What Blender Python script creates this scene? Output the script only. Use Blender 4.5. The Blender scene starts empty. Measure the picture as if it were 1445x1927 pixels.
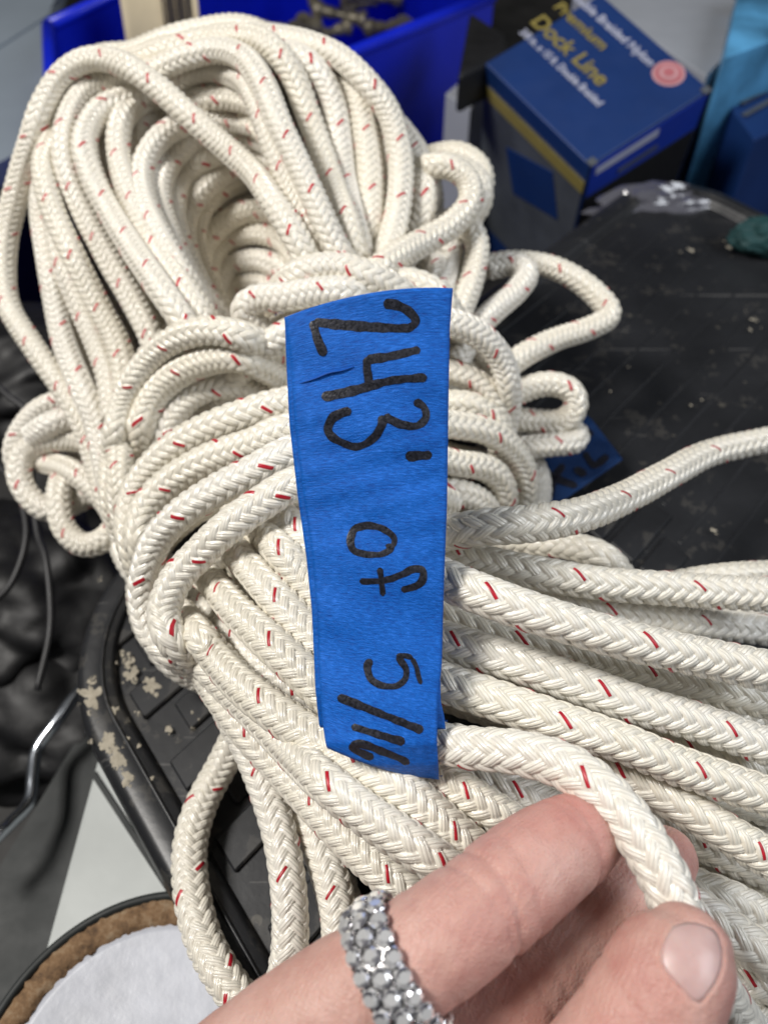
import bpy, bmesh, math, random
import numpy as np
from mathutils import Vector, Matrix
from mathutils.bvhtree import BVHTree

random.seed(7); RNG = np.random.default_rng(7)
S = bpy.context.scene
C = S.collection
MM = 0.001

# ------------------------------------------------------------------ camera
F = 1500.0; CX, CY = 722.5, 963.5            # photograph: 1445 x 1927 px
PITCH = math.radians(50.0); CAMH = 205.0     # mm above the tote lid
cam_d = bpy.data.cameras.new('camera'); cam = bpy.data.objects.new('camera', cam_d); C.objects.link(cam)
cam_d.sensor_fit = 'HORIZONTAL'; cam_d.sensor_width = 36.0; cam_d.lens = 36.0 * F / 1445.0
cam_d.clip_start = 0.005; cam_d.clip_end = 50.0
cam.location = (0, 0, CAMH * MM); cam.rotation_euler = (math.pi / 2 - PITCH, 0, 0)
cam_d.dof.use_dof = True; cam_d.dof.focus_distance = 0.156; cam_d.dof.aperture_fstop = 20.0
S.camera = cam

# ------------------------------------------------------------------ world and lamps (a workshop with ceiling lamps)
W = bpy.data.worlds.new('World'); S.world = W; W.use_nodes = True
bg = W.node_tree.nodes['Background']; bg.inputs[0].default_value = (0.94, 0.97, 1.0, 1); bg.inputs[1].default_value = 0.08
def area(name, loc, target, size, power, col):
    l = bpy.data.lights.new(name, 'AREA'); l.shape = 'RECTANGLE'; l.size = size[0]; l.size_y = size[1]
    l.energy = power; l.color = col
    o = bpy.data.objects.new(name, l); C.objects.link(o); o.location = loc
    o.rotation_euler = (Vector(target) - Vector(loc)).to_track_quat('-Z', 'Y').to_euler()
    return o
area('ceiling_lamp', (-0.48, 0.08, 0.80), (0.0, 0.13, 0.05), (0.24, 0.20), 10.0, (1.0, 0.965, 0.915))
area('window_lamp', (0.62, 0.02, 0.55), (0.03, 0.10, 0.05), (0.60, 0.45), 4.2, (0.90, 0.94, 1.0))
S.view_settings.view_transform = 'Standard'; S.view_settings.look = 'None'
S.view_settings.gamma = 1.0; S.view_settings.use_curve_mapping = False
S.view_settings.exposure = -0.14

# ------------------------------------------------------------------ projection helpers (mm)
_c, _s = math.cos(math.pi / 2 - PITCH), math.sin(math.pi / 2 - PITCH)
ROT = np.array([[1, 0, 0], [0, _c, -_s], [0, _s, _c]])
CAMLOC = np.array([0, 0, CAMH])
def P(px, py, d):
    """pixel + depth along the view axis (mm) -> world (mm)"""
    v = np.array([(px - CX) / F * d, -(py - CY) / F * d, -d], float)
    return ROT @ v + CAMLOC
def PA(a):
    a = np.asarray(a, float)
    v = np.stack([(a[:, 0] - CX) / F * a[:, 2], -(a[:, 1] - CY) / F * a[:, 2], -a[:, 2]], 1)
    return v @ ROT.T + CAMLOC
def G(px, py, z=0.0):
    """pixel -> world (mm) on the horizontal plane z"""
    r = ROT @ np.array([(px - CX) / F, -(py - CY) / F, -1.0])
    return CAMLOC + r * ((z - CAMH) / r[2])
def lid_depth(px, py, z=0.0):
    t = (py - CY) / F
    return (CAMH - z) / (math.sin(PITCH) + t * math.cos(PITCH))

# ------------------------------------------------------------------ object helpers
def link_mesh(name, me, material=None, parent=None):
    o = bpy.data.objects.new(name, me); C.objects.link(o)
    if material is not None: me.materials.append(material)
    if parent is not None: o.parent = parent
    return o
def tag(o, label=None, cat=None, group=None, kind=None):
    if label: o['label'] = label
    if cat: o['category'] = cat
    if group: o['group'] = group
    if kind: o['kind'] = kind
    return o
def empty(name, loc_mm, label=None, cat=None, group=None):
    o = bpy.data.objects.new(name, None); C.objects.link(o)
    o.location = Vector(loc_mm) * MM; o.empty_display_size = 0.01
    return tag(o, label, cat, group)
def origin_of(parent):
    return np.array(parent.location) / MM if parent is not None else np.zeros(3)
def from_np(name, verts_mm, faces, material=None, parent=None, smooth=False):
    """verts in world mm; stored relative to the parent empty"""
    v = (np.asarray(verts_mm, float) - origin_of(parent)) * MM
    me = bpy.data.meshes.new(name); me.from_pydata(v.tolist(), [], [list(map(int, f)) for f in faces]); me.update()
    if smooth: me.polygons.foreach_set('use_smooth', [True] * len(me.polygons))
    return link_mesh(name, me, material, parent)
def from_bm(name, bm, material=None, parent=None, smooth=False):
    o0 = Vector(origin_of(parent))
    for v in bm.verts: v.co = (v.co - o0) * MM
    bmesh.ops.recalc_face_normals(bm, faces=bm.faces)
    me = bpy.data.meshes.new(name); bm.to_mesh(me); bm.free()
    if smooth: me.polygons.foreach_set('use_smooth', [True] * len(me.polygons))
    return link_mesh(name, me, material, parent)
def prism(poly, z0, z1):
    """bmesh prism: poly = list of world xy (mm)"""
    bm = bmesh.new()
    a = [bm.verts.new((p[0], p[1], z0)) for p in poly]; b = [bm.verts.new((p[0], p[1], z1)) for p in poly]
    n = len(poly)
    bm.faces.new(a[::-1]); bm.faces.new(b)
    for i in range(n): bm.faces.new((a[i], a[(i + 1) % n], b[(i + 1) % n], b[i]))
    return bm
def bevel(bm, w, seg=2):
    bmesh.ops.bevel(bm, geom=[e for e in bm.edges], offset=w, segments=seg, affect='EDGES', profile=0.5, clamp_overlap=True)
    return bm
def add_box(bm, c, ax, half):
    """oriented box: centre c, axes ax (3 unit vectors), half sizes"""
    c = np.array(c, float); vs = []
    for sx in (-1, 1):
        for sy in (-1, 1):
            for sz in (-1, 1):
                vs.append(bm.verts.new(tuple(c + ax[0] * sx * half[0] + ax[1] * sy * half[1] + ax[2] * sz * half[2])))
    for f in ((0, 1, 3, 2), (4, 6, 7, 5), (0, 4, 5, 1), (2, 3, 7, 6), (0, 2, 6, 4), (1, 5, 7, 3)):
        bm.faces.new([vs[i] for i in f])
def catmull(pts, n_per):
    """Catmull-Rom through the rows of pts"""
    p = np.asarray(pts, float)
    p = np.vstack([2 * p[0] - p[1], p, 2 * p[-1] - p[-2]])
    out = []
    for i in range(1, len(p) - 2):
        t = np.linspace(0, 1, n_per, endpoint=False)[:, None]
        a, b, c, d = p[i - 1], p[i], p[i + 1], p[i + 2]
        out.append(0.5 * ((2 * b) + (c - a) * t + (2 * a - 5 * b + 4 * c - d) * t ** 2 + (-a + 3 * b - 3 * c + d) * t ** 3))
    out.append(p[-2][None])
    return np.vstack(out)
def resample(pts, step):
    seg = np.linalg.norm(np.diff(pts[:, :3], axis=0), axis=1); s = np.concatenate([[0], np.cumsum(seg)])
    n = max(4, int(round(s[-1] / step)) + 1); q = np.linspace(0, s[-1], n)
    return np.stack([np.interp(q, s, pts[:, k]) for k in range(pts.shape[1])], 1)
def frames(pts):
    t = np.gradient(pts, axis=0); t /= np.linalg.norm(t, axis=1)[:, None]
    n0 = np.cross(t[0], [0.3, 0.2, 1.0]); n0 /= np.linalg.norm(n0)
    N = [n0]
    for i in range(1, len(pts)):
        v = N[-1] - t[i] * np.dot(N[-1], t[i]); N.append(v / np.linalg.norm(v))
    N = np.array(N); return t, N, np.cross(t, N)
def tube_mesh(pts, radii, M=12, cap=True):
    """world-mm vertices and faces of a swept tube"""
    t, N, B = frames(pts); th = np.arange(M) * 2 * math.pi / M
    r = np.asarray(radii, float).reshape(-1, 1, 1) if np.ndim(radii) else radii
    ring = np.cos(th)[None, :, None] * N[:, None] + np.sin(th)[None, :, None] * B[:, None]
    V = (pts[:, None] + ring * r).reshape(-1, 3); n = len(pts); Fc = []
    for i in range(n - 1):
        for k in range(M):
            Fc.append((i * M + k, i * M + (k + 1) % M, (i + 1) * M + (k + 1) % M, (i + 1) * M + k))
    if cap: Fc.append(tuple(range(M))[::-1]); Fc.append(tuple((n - 1) * M + k for k in range(M)))
    return V, Fc

# ------------------------------------------------------------------ material helpers
class NT:
    def __init__(self, name):
        self.m = bpy.data.materials.new(name); self.m.use_nodes = True
        self.t = self.m.node_tree; self.b = self.t.nodes['Principled BSDF']
    def node(self, typ, **kw):
        n = self.t.nodes.new(typ)
        for k, v in kw.items(): setattr(n, k, v)
        return n
    def put(self, sock, v):
        if hasattr(v, 'is_output') or isinstance(v, bpy.types.NodeSocket): self.t.links.new(v, sock)
        else: sock.default_value = v
    def math(self, op, a, b=None, c=None):
        n = self.node('ShaderNodeMath', operation=op)
        for i, v in enumerate((a, b, c)):
            if v is not None: self.put(n.inputs[i], v)
        return n.outputs[0]
    def noise(self, vec, scale, detail=4, rough=0.55):
        n = self.node('ShaderNodeTexNoise'); n.inputs['Scale'].default_value = scale
        n.inputs['Detail'].default_value = detail; n.inputs['Roughness'].default_value = rough
        if vec is not None: self.t.links.new(vec, n.inputs['Vector'])
        return n.outputs['Fac']
    def coord(self, which='Object'):
        return self.node('ShaderNodeTexCoord').outputs[which]
    def mapping(self, vec, scale=(1, 1, 1), rot=(0, 0, 0)):
        n = self.node('ShaderNodeMapping'); n.inputs['Scale'].default_value = scale; n.inputs['Rotation'].default_value = rot
        self.t.links.new(vec, n.inputs['Vector']); return n.outputs[0]
    def ramp(self, fac, stops):
        n = self.node('ShaderNodeValToRGB'); e = n.color_ramp.elements
        while len(e) < len(stops): e.new(0.5)
        for k, (p, c) in enumerate(stops):
            e[k].position = p; e[k].color = (c[0], c[1], c[2], 1)
        self.t.links.new(fac, n.inputs[0]); return n.outputs[0]
    def mix(self, fac, a, b):
        n = self.node('ShaderNodeMix', data_type='RGBA')
        self.put(n.inputs[0], fac)
        self.put(n.inputs[6], a if not isinstance(a, tuple) else (*a[:3], 1)); self.put(n.inputs[7], b if not isinstance(b, tuple) else (*b[:3], 1))
        return n.outputs[2]
    def bump(self, h, strength=0.5, dist=0.0002):
        n = self.node('ShaderNodeBump'); n.inputs['Strength'].default_value = strength; n.inputs['Distance'].default_value = dist
        self.t.links.new(h, n.inputs['Height']); self.t.links.new(n.outputs[0], self.b.inputs['Normal'])
    def set(self, **kw):
        for k, v in kw.items(): self.put(self.b.inputs[k.replace('_', ' ')], (*v, 1) if isinstance(v, tuple) and len(v) == 3 and 'Radius' not in k else v)
        return self
def simple(name, col, rough=0.5, metal=0.0, var=0.12, scale=60.0, bump=0.0, bdist=0.0005, spec=0.5):
    n = NT(name); c = n.coord()
    f = n.noise(c, scale); lo = tuple(x * (1 - var) for x in col); hi = tuple(min(1, x * (1 + var)) for x in col)
    n.set(Base_Color=n.ramp(f, [(0.3, lo), (0.7, hi)]), Metallic=metal, Specular_IOR_Level=spec)
    r = n.noise(c, scale * 2.3, 5); n.set(Roughness=n.math('MULTIPLY_ADD', r, 0.25, rough - 0.12))
    if bump: n.bump(n.noise(c, scale * 5, 6), bump, bdist)
    return n.m

# ---- braided rope: 16 carriers, 2-over-2 herringbone; UV = (carrier angle 0..8, picks along the rope)
ROPE_D = 8.2      # mm
def rope_material(name, col, col2):
    n = NT(name)
    uv = n.node('ShaderNodeSeparateXYZ'); n.t.links.new(n.coord('UV'), uv.inputs[0])
    a = n.math('MULTIPLY', uv.outputs[0], 8.0); b = uv.outputs[1]
    p = n.math('SUBTRACT', a, b); q = n.math('ADD', a, b)
    ip = n.math('FLOOR', p); iq = n.math('FLOOR', q); fp = n.math('FRACT', p); fq = n.math('FRACT', q)
    def xc(al, idx, off):
        m = n.math('FLOORED_MODULO', n.math('ADD', n.math('ADD', al, idx), off), 4.0)     # 0..4 , centre at 2
        return n.math('SUBTRACT', m, 2.0)
    xs = xc(q, ip, 1.0); xz = xc(p, iq, -1.0)
    def prof(f, x):
        w = n.math('MULTIPLY_ADD', f, 2.0, -1.0); w4 = n.math('POWER', n.math('ABSOLUTE', w), 3.4)
        return n.math('SUBTRACT', n.math('MULTIPLY_ADD', w4, -0.50, 0.35), n.math('MULTIPLY', n.math('POWER', n.math('ABSOLUTE', x), 2.6), 0.36))
    top = n.math('GREATER_THAN', prof(fp, xs), prof(fq, xz))
    nt = n.math('SUBTRACT', 1.0, top)
    sel = lambda s_, z_: n.math('ADD', n.math('MULTIPLY', s_, top), n.math('MULTIPLY', z_, nt))
    cross = sel(fp, fq); along = sel(q, p)
    ident = n.math('ADD', n.math('MULTIPLY', sel(ip, iq), 7.13), n.math('MULTIPLY', top, 3.7))
    y3 = n.math('FRACT', n.math('MULTIPLY', cross, 3.0)); w = n.math('MULTIPLY_ADD', y3, 2.0, -1.0)
    yarn = n.math('SQRT', n.math('MAXIMUM', n.math('SUBTRACT', 1.0, n.math('MULTIPLY', w, w)), 0.0))
    cv = n.node('ShaderNodeCombineXYZ')
    n.put(cv.inputs[0], n.math('MULTIPLY', cross, 26.0)); n.put(cv.inputs[1], n.math('MULTIPLY', along, 1.1)); n.put(cv.inputs[2], ident)
    fil = n.noise(cv.outputs[0], 1.0, 3, 0.6)
    h = n.math('MULTIPLY_ADD', fil, 0.55, yarn)
    n.bump(h, 1.0, 0.00017)
    cv2 = n.node('ShaderNodeCombineXYZ'); n.put(cv2.inputs[0], n.math('MULTIPLY', cross, 0.5)); n.put(cv2.inputs[1], n.math('MULTIPLY', along, 0.15)); n.put(cv2.inputs[2], ident)
    v = n.noise(cv2.outputs[0], 1.0, 2)
    oi = n.node('ShaderNodeObjectInfo')
    dirt = n.noise(n.coord('Object'), 38.0, 5, 0.62)
    base = n.mix(n.math('MULTIPLY_ADD', oi.outputs['Random'], 0.6, n.math('MULTIPLY_ADD', v, 0.8, -0.3)), col, col2)
    base = n.mix(n.math('MULTIPLY', n.math('GREATER_THAN', dirt, 0.66), 0.10), base, (0.50, 0.40, 0.27))
    n.set(Base_Color=base, Roughness=n.math('MULTIPLY_ADD', fil, 0.18, 0.11), Specular_IOR_Level=1.0, IOR=1.6,
          Sheen_Weight=0.1, Sheen_Roughness=0.35)
    return n.m
M_ROPE = rope_material('braided nylon', (0.885, 0.85, 0.77), (0.84, 0.78, 0.635))
def tracer_material():
    n = NT('red tracer yarn'); f = n.noise(n.coord(), 900.0, 3)
    n.set(Base_Color=n.ramp(f, [(0.3, (0.34, 0.006, 0.018)), (0.75, (0.55, 0.014, 0.03))]), Roughness=0.38)
    return n.m
M_RED = tracer_material()

# ================================================================== LARGE STRUCTURE
M_FLOOR = simple('dark shop floor', (0.035, 0.034, 0.033), 0.7, 0, 0.5, 25, 0.4)
fl = from_np('ground', [(-1500, -900, -190), (1500, -900, -190), (1500, 2600, -190), (-1500, 2600, -190)], [(0, 1, 2, 3)], M_FLOOR); tag(fl, kind='structure')
M_WALL = simple('dark shop wall', (0.03, 0.03, 0.032), 0.8, 0, 0.4, 8)
wl = from_np('wall', [(-1500, 1500, -190), (1500, 1500, -190), (1500, 1500, 1700), (-1500, 1500, 1700)], [(0, 1, 2, 3)], M_WALL); tag(wl, kind='structure')
# ================================================================== BLACK TOTE LID
def lid_material():
    n = NT('black tote plastic'); o = n.coord('Object')
    f = n.noise(o, 18.0, 6, 0.6); g = n.noise(o, 260.0, 5, 0.6)
    sc = n.noise(n.mapping(o, (12, 420, 1), (0, 0, math.radians(62))), 1.0, 2, 0.5)       # scuff lines
    scm = n.math('MULTIPLY', n.math('GREATER_THAN', sc, 0.685), n.math('GREATER_THAN', f, 0.50))
    sp = n.node('ShaderNodeTexVoronoi'); sp.inputs['Scale'].default_value = 95.0; sp.inputs['Randomness'].default_value = 1.0; n.t.links.new(o, sp.inputs['Vector'])
    spm = n.math('MULTIPLY', n.math('LESS_THAN', sp.outputs['Distance'], 0.13), n.math('GREATER_THAN', g, 0.52))
    base = n.ramp(f, [(0.3, (0.010, 0.0105, 0.012)), (0.7, (0.021, 0.022, 0.025))])
    base = n.mix(n.math('MULTIPLY', scm, 0.35), base, (0.16, 0.155, 0.15)); base = n.mix(n.math('MULTIPLY', spm, 0.12), base, (0.42, 0.38, 0.30))
    st = n.noise(o, 55.0, 7, 0.72); base = n.mix(n.math('MULTIPLY', n.math('MULTIPLY', n.math('GREATER_THAN', st, 0.57), n.math('GREATER_THAN', g, 0.46)), 0.07), base, (0.34, 0.31, 0.26))
    n.set(Base_Color=base, Roughness=n.math('MULTIPLY_ADD', f, 0.3, 0.25), Specular_IOR_Level=0.5)
    n.bump(n.math('ADD', g, n.math('MULTIPLY', scm, 0.6)), 0.25, 0.0003); return n.m
M_LID = lid_material()
lc = np.array([-106.7, 127.4, 0.0])                 # corner of the lid
U = np.array([math.cos(math.radians(48.5)), math.sin(math.radians(48.5)), 0.0])      # along the far edge
Vx = np.array([math.cos(math.radians(-53.35)), math.sin(math.radians(-53.35)), 0.0]) # along the near-left edge
LIDE = empty('tote_lid', lc + U * 150 + Vx * 150, 'scuffed black ribbed plastic tote lid splashed with beige paint', 'lid')
def LP(u, v, z): return lc + U * u + Vx * v + UZ_ * z
UZ_ = np.array([0, 0, 1.0])
u0 = 0.0; v0 = 0.0; LU, LV = 385.0, 520.0
def rrect(u0, v0, u1, v1, r, n=10):
    out = []
    for cu, cv, a0 in ((u1 - r, v1 - r, 0), (u0 + r, v1 - r, 90), (u0 + r, v0 + r, 180), (u1 - r, v0 + r, 270)):
        for k in range(n + 1):
            a = math.radians(a0 + 90 * k / n); out.append((cu + r * math.cos(a), cv + r * math.sin(a)))
    return out
def rr_ring(inset, z): return [LP(u, v, z) for u, v in rrect(u0 + inset, v0 + inset, u0 + LU - inset, v0 + LV - inset, max(6, 46 - inset))]
# profile of the rim: skirt, rolled lip, step down, flat panel
prof = [(-0.5, -22), (-0.8, -6), (0.0, -2.0), (1.2, -0.2), (3.0, 0.4), (10.5, 0.2), (11.5, -0.6), (12.0, -2.6), (12.6, -3.2)]
rings_ = [rr_ring(i_, z_) for i_, z_ in prof]; n_ = len(rings_[0]); V = [p for r_ in rings_ for p in r_]
Fc = [(k * n_ + i, k * n_ + (i + 1) % n_, (k + 1) * n_ + (i + 1) % n_, (k + 1) * n_ + i) for k in range(len(prof) - 1) for i in range(n_)]
from_np('rim', V, Fc, M_LID, LIDE, True)
from_np('panel', rr_ring(12.5, -3.2), [tuple(range(n_))], M_LID, LIDE)
# raised tread blocks in rows, with recessed channels between
bm0 = None
blk = {}
def block(u, v, du, dv, h=1.6):
    key = (round(du), round(dv), h)
    if key not in blk:
        bm = bmesh.new(); add_box(bm, (0, 0, 0), (U, Vx, UZ_), (du / 2, dv / 2, h / 2)); bevel(bm, 0.2 if h < 1 else 0.5, 1)
        for vv in bm.verts: vv.co *= MM
        bmesh.ops.recalc_face_normals(bm, faces=bm.faces); me = bpy.data.meshes.new('tread_block'); bm.to_mesh(me); bm.free(); me.materials.append(M_LID); blk[key] = me
    o = bpy.data.objects.new('tread_block', blk[key]); C.objects.link(o); o.parent = LIDE
    o.location = Vector((LP(u, v, -3.2 + h / 2 - 0.15) - origin_of(LIDE)) * MM)
v = v0 + 15; row = 0
while v < v0 + 330:
    u = u0 + 15 + (9 if row % 2 else 0)
    while u < u0 + LU - 40:
        if u < u0 + 175:
            du = 26 if (row + int(u)) % 3 else 17; block(u + du / 2, v + 5, du, 10); u += du + 2.6
        else:
            du = 150; block(u + du / 2, v + 5, du, 1.2, 0.35); u += du + 30
    v += 12.6; row += 1
# rim stiffener line
for (i_, z_) in ((8.2, 0.42),):
    ring = np.array(rr_ring(i_, z_)); ring = np.vstack([ring, ring[:1]]); Vt, Ft = tube_mesh(ring, 0.6, 6, False); from_np('bead', Vt, Ft, M_LID, LIDE, True)
# beige paint splashes
M_SPLAT = simple('dried beige paint', (0.46, 0.41, 0.33), 0.85, 0, 0.35, 420, 0.8, 0.0006)
def smear():
    n = NT('chalky beige paint'); o = n.coord('Object'); f = n.noise(o, 420.0, 6, 0.7); h = n.noise(o, 160.0, 5, 0.65)
    n.set(Base_Color=n.ramp(f, [(0.3, (0.30, 0.27, 0.21)), (0.7, (0.52, 0.47, 0.38))]), Roughness=0.9, Alpha=n.math('MULTIPLY_ADD', n.math('GREATER_THAN', h, 0.46), 0.75, 0.12))
    return n.m
M_SPLAT = smear()
def splat(px, py, r, seed, z=0.5, asp=1.0, n=64):
    rg = np.random.default_rng(seed); c = G(px, py, z); bm = bmesh.new(); a = np.linspace(0, 2 * math.pi, n, endpoint=False)
    k = 1 + 0.35 * np.sin(a * 3 + rg.uniform(0, 6)) * rg.uniform(0.3, 1) + 0.3 * np.sin(a * 5 + rg.uniform(0, 6)) * rg.uniform(0.2, 1) + 0.06 * np.sin(a * 11 + rg.uniform(0, 6)) + 0.07 * rg.normal(size=n); k = np.clip(k, 0.35, 1.8)
    o1 = [bm.verts.new(tuple(c + (Vx * math.cos(x) * asp + U * math.sin(x)) * r * kk)) for x, kk in zip(a, k)]
    o2 = [bm.verts.new(tuple(c + (Vx * math.cos(x) * asp + U * math.sin(x)) * r * kk * 0.6 + UZ_ * (0.12 + 0.04 * rg.normal()))) for x, kk in zip(a, k)]
    t_ = bm.verts.new(tuple(c + UZ_ * 0.15))
    for i in range(n):
        j = (i + 1) % n; bm.faces.new((o1[i], o1[j], o2[j], o2[i])); bm.faces.new((o2[i], o2[j], t_))
    from_bm('paint_splash', bm, M_SPLAT, LIDE, True)
SPL = [(172,1310,3.6,1,.45,1.5),(174,1280,2.2,2,.45,1.0),(176,1340,2.4,12,.45,1.0),(205,1400,3.4,3,.45,1.6),(222,1430,3.0,4,.45,1.5),(240,1465,2.6,5,.45,1.2),(238,1392,1.6,6,.45,1),(216,1338,2.0,7,.45,1),(248,1270,3.4,8,-1.6,1),(238,1240,2.4,15,-3.0,2.4),(285,1290,3.0,9,-1.6,1.4),(262,1345,1.4,10,.45,1),(318,1372,1.5,11,-1.6,1.2),(362,1374,1.3,13,-1.6,1),(186,1092,1.2,14,.45,1),(286,1465,0.9,16,.45,1),
       (1372,465,2.2,21,.4,1),(1420,600,2.6,22,-1.6,1),(1300,470,1.6,23,.4,1.8),(1182,690,0.8,24,-1.6,1),(1300,762,0.9,25,-1.6,1),(1345,1000,1.2,26,-1.6,2.2)]
for x, y, r_, sd, z_, as_ in SPL:
    splat(x, y, r_ * 0.62, sd, z_, as_)
    rg = np.random.default_rng(sd)
    for k in range(int(r_ * 1.4)): splat(x + rg.normal() * r_ * 5, y + rg.normal() * r_ * 5, r_ * rg.uniform(0.08, 0.28), sd * 50 + k, z_, 1.0, 10)
rg = np.random.default_rng(77)
for k in range(26):
    if k < 20: x, y = rg.uniform(150, 420), rg.uniform(1120, 1520)
    else: x, y = rg.uniform(1100, 1440), rg.uniform(450, 800)
    p = G(x, y, 0); uu, vv = np.dot(p - lc, U) - u0, np.dot(p - lc, Vx) - v0
    if min(uu, vv) < 8 or uu + vv < 40: continue
    z = 0.45 if (uu < 11 or vv < 11) else -1.65
    splat(x, y, rg.uniform(0.35, 0.9), 100 + k, z, 1.0, 12)

# ================================================================== BACKGROUND THINGS (beyond and below the lid)
UZ = np.array([0, 0, 1.0])
def quadprism(name, corners_px, z_top, z_bot, material, parent=None, bev=1.0, smooth=False):
    pl = [G(x, y, z_top)[:2] for x, y in corners_px]
    bm = prism(pl, z_bot, z_top)
    if bev: bevel(bm, bev, 2)
    return from_bm(name, bm, material, parent, smooth)
M_BLUEBIN = simple('ultramarine plastic', (0.006, 0.02, 0.58), 0.32, 0, 0.10, 20, 0.15)
M_GREYBIN = simple('pale grey plastic', (0.235, 0.275, 0.32), 0.42, 0, 0.08, 14, 0.1)
M_BLACKP = simple('matte black plastic', (0.008, 0.008, 0.009), 0.55, 0, 0.3, 60, 0.2)
M_NAVY = simple('navy printed card', (0.006, 0.030, 0.135), 0.5, 0, 0.10, 30)
M_ROYAL = simple('royal blue printed card', (0.01, 0.04, 0.38), 0.35, 0, 0.10, 30)
M_CARDW = simple('white card', (0.36, 0.38, 0.42), 0.5, 0, 0.06, 30)
M_CARDG = simple('pale grey card', (0.075, 0.085, 0.10), 0.6, 0, 0.25, 40)
M_YEL = simple('dull gold print', (0.27, 0.22, 0.06), 0.5, 0, 0.1, 60)
M_WPRINT = simple('white print', (0.46, 0.48, 0.60), 0.5, 0, 0.05, 60)
M_PINK = simple('red seal print', (0.42, 0.13, 0.15), 0.5, 0, 0.1, 80)
M_PINKL = simple('pale seal print', (0.50, 0.27, 0.29), 0.5, 0, 0.1, 80)
# --- grey storage box, upper left
zt = 30
GB = empty('storage_box', G(0, 200, -80), 'black storage box with pale grey blue lid left of the blue bin', 'box')
quadprism('body', [(-330,430),(-330,140),(40,100),(70,60),(76,236),(0,284)], -8, -186, M_BLACKP, GB, 1)
quadprism('lid', [(-345,460),(-345,-120),(60,-320),(170,-160),(84,44),(88,256),(0,304)], 4, -8, M_GREYBIN, GB, 2)
pts_ = np.array([G(-60, 122, 4.5), G(0, 86, 4.5), G(84, 32, 4.5), G(120, 10, 4.5)]); V, Fc = tube_mesh(pts_, 1.2, 8); from_np('lid_ridge', V, Fc, M_GREYBIN, GB, True)
# --- blue open bin
BB = empty('parts_bin', G(450, 150, -150), 'ultramarine blue open plastic parts bin with black corner clip behind rope', 'bin')
ztop = 20
N0, N1 = G(108, 330, ztop), G(925, -4, ztop); FL0, FR1 = G(92, 52, ztop), G(760, -260, ztop)
def wall(name, a, b, z0, z1, th, material, parent):
    a = np.array(a[:2]); b = np.array(b[:2]); t = (b - a) / np.linalg.norm(b - a); n = np.array([-t[1], t[0]]) * th / 2
    bm = prism([a - n, b - n, b + n, a + n], z0, z1); bevel(bm, min(1.2, th * 0.3), 2); return from_bm(name, bm, material, parent)
wall('front_wall', N0, N1, -150, ztop, 5, M_BLUEBIN, BB)
wall('back_wall', FL0, FR1, -150, ztop, 5, M_BLUEBIN, BB)
wall('end_wall', N0 + np.array([-2, 4, 0]), FL0 + np.array([3, -6, 0]), -150, ztop, 5, M_BLUEBIN, BB)
wall('end_wall', N1 + np.array([-2, 6, 0]), FR1 + np.array([3, -6, 0]), -150, ztop - 1, 5, M_BLUEBIN, BB)
bm = prism([p[:2] for p in (N0, N1, FR1, FL0)], -153, -148); from_bm('bottom', bm, M_BLUEBIN, BB)
def rail(name, a, b, z, rr, material, parent):
    pts = np.linspace(np.array([a[0], a[1], z]), np.array([b[0], b[1], z]), 6); V, Fc = tube_mesh(pts, rr, 10); return from_np(name, V, Fc, material, parent, True)
rail('rim', N0, N1, ztop + 1, 4.2, M_BLUEBIN, BB); rail('rim', FL0, FR1, ztop + 1, 4.2, M_BLUEBIN, BB); rail('rim', FL0, N0, ztop + 1, 4.2, M_BLUEBIN, BB)
quadprism('corner_clip', [(862,138),(884,18),(952,62),(958,92)], 34, 12, M_BLACKP, BB, 3)
# things in the bin: paper tag and a tangle of brownish fittings
M_TAG = simple('manila paper', (0.52, 0.44, 0.30), 0.7, 0, 0.08, 40, 0.2); M_BAR = simple('black print', (0.03, 0.025, 0.03), 0.6, 0, 0.2, 60)
TG = empty('paper_tag', G(290, 60, 0), 'curled manila paper tag with black bar print standing in blue bin', 'tag')
V, Fc = [], []; base = G(232, 120, 5); top = G(370, 110, 5); nseg = 14
for i in range(nseg + 1):
    u = i / nseg; p = base * (1 - u) + top * u + np.array([0, 10 * math.sin(u * 3.0), 0])
    V += [p + np.array([0, 0, -50.]), p + np.array([4, 14, 42.])]
Fc = [(2 * i, 2 * i + 2, 2 * i + 3, 2 * i + 1) for i in range(nseg)]
tgm = from_np('paper', V, Fc, M_TAG, TG, True); tgm.modifiers.new('t', 'SOLIDIFY').thickness = 0.0006
for i in range(6):
    u0 = 0.50 + 0.07 * i; V = []
    for u in (u0, u0 + (0.045 if i % 2 else 0.03)):
        p = base * (1 - u) + top * u + np.array([0, 10 * math.sin(u * 3.0), 0]) + np.array([0, -1.4, 0.4]); V += [p + np.array([0.5, 2, -40.]), p + np.array([3.4, 11.5, 32.])]
    b_ = from_np('bar_print', V, [(0, 2, 3, 1)], M_BAR, TG); b_.modifiers.new('t', 'SOLIDIFY').thickness = 0.0004
M_BRASS = simple('tarnished fitting', (0.12, 0.105, 0.075), 0.45, 0.4, 0.5, 60, 0.4)
for i in range(9):
    c = G(545 + 26 * i + RNG.uniform(-8, 8), 20 + RNG.uniform(-28, 40), -20 + RNG.uniform(-12, 14)); ang = RNG.uniform(0, 3.1); t = np.array([math.cos(ang), math.sin(ang), RNG.uniform(-.4, .4)]); t /= np.linalg.norm(t)
    Lh = RNG.uniform(14, 26); s_ = np.linspace(-1, 1, 13); rr = 4.5 + 2.0 * (np.abs(s_) > 0.72) - 1.2 * (np.abs(s_) < 0.2)
    V, Fc = tube_mesh(c + np.outer(s_, t) * Lh, rr, 12); o = from_np('pipe_fitting', V, Fc, M_BRASS, None, False)
    tag(o, 'dull brown metal fitting lying loose in the blue bin', 'fitting', 'fittings in the blue bin')
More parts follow.
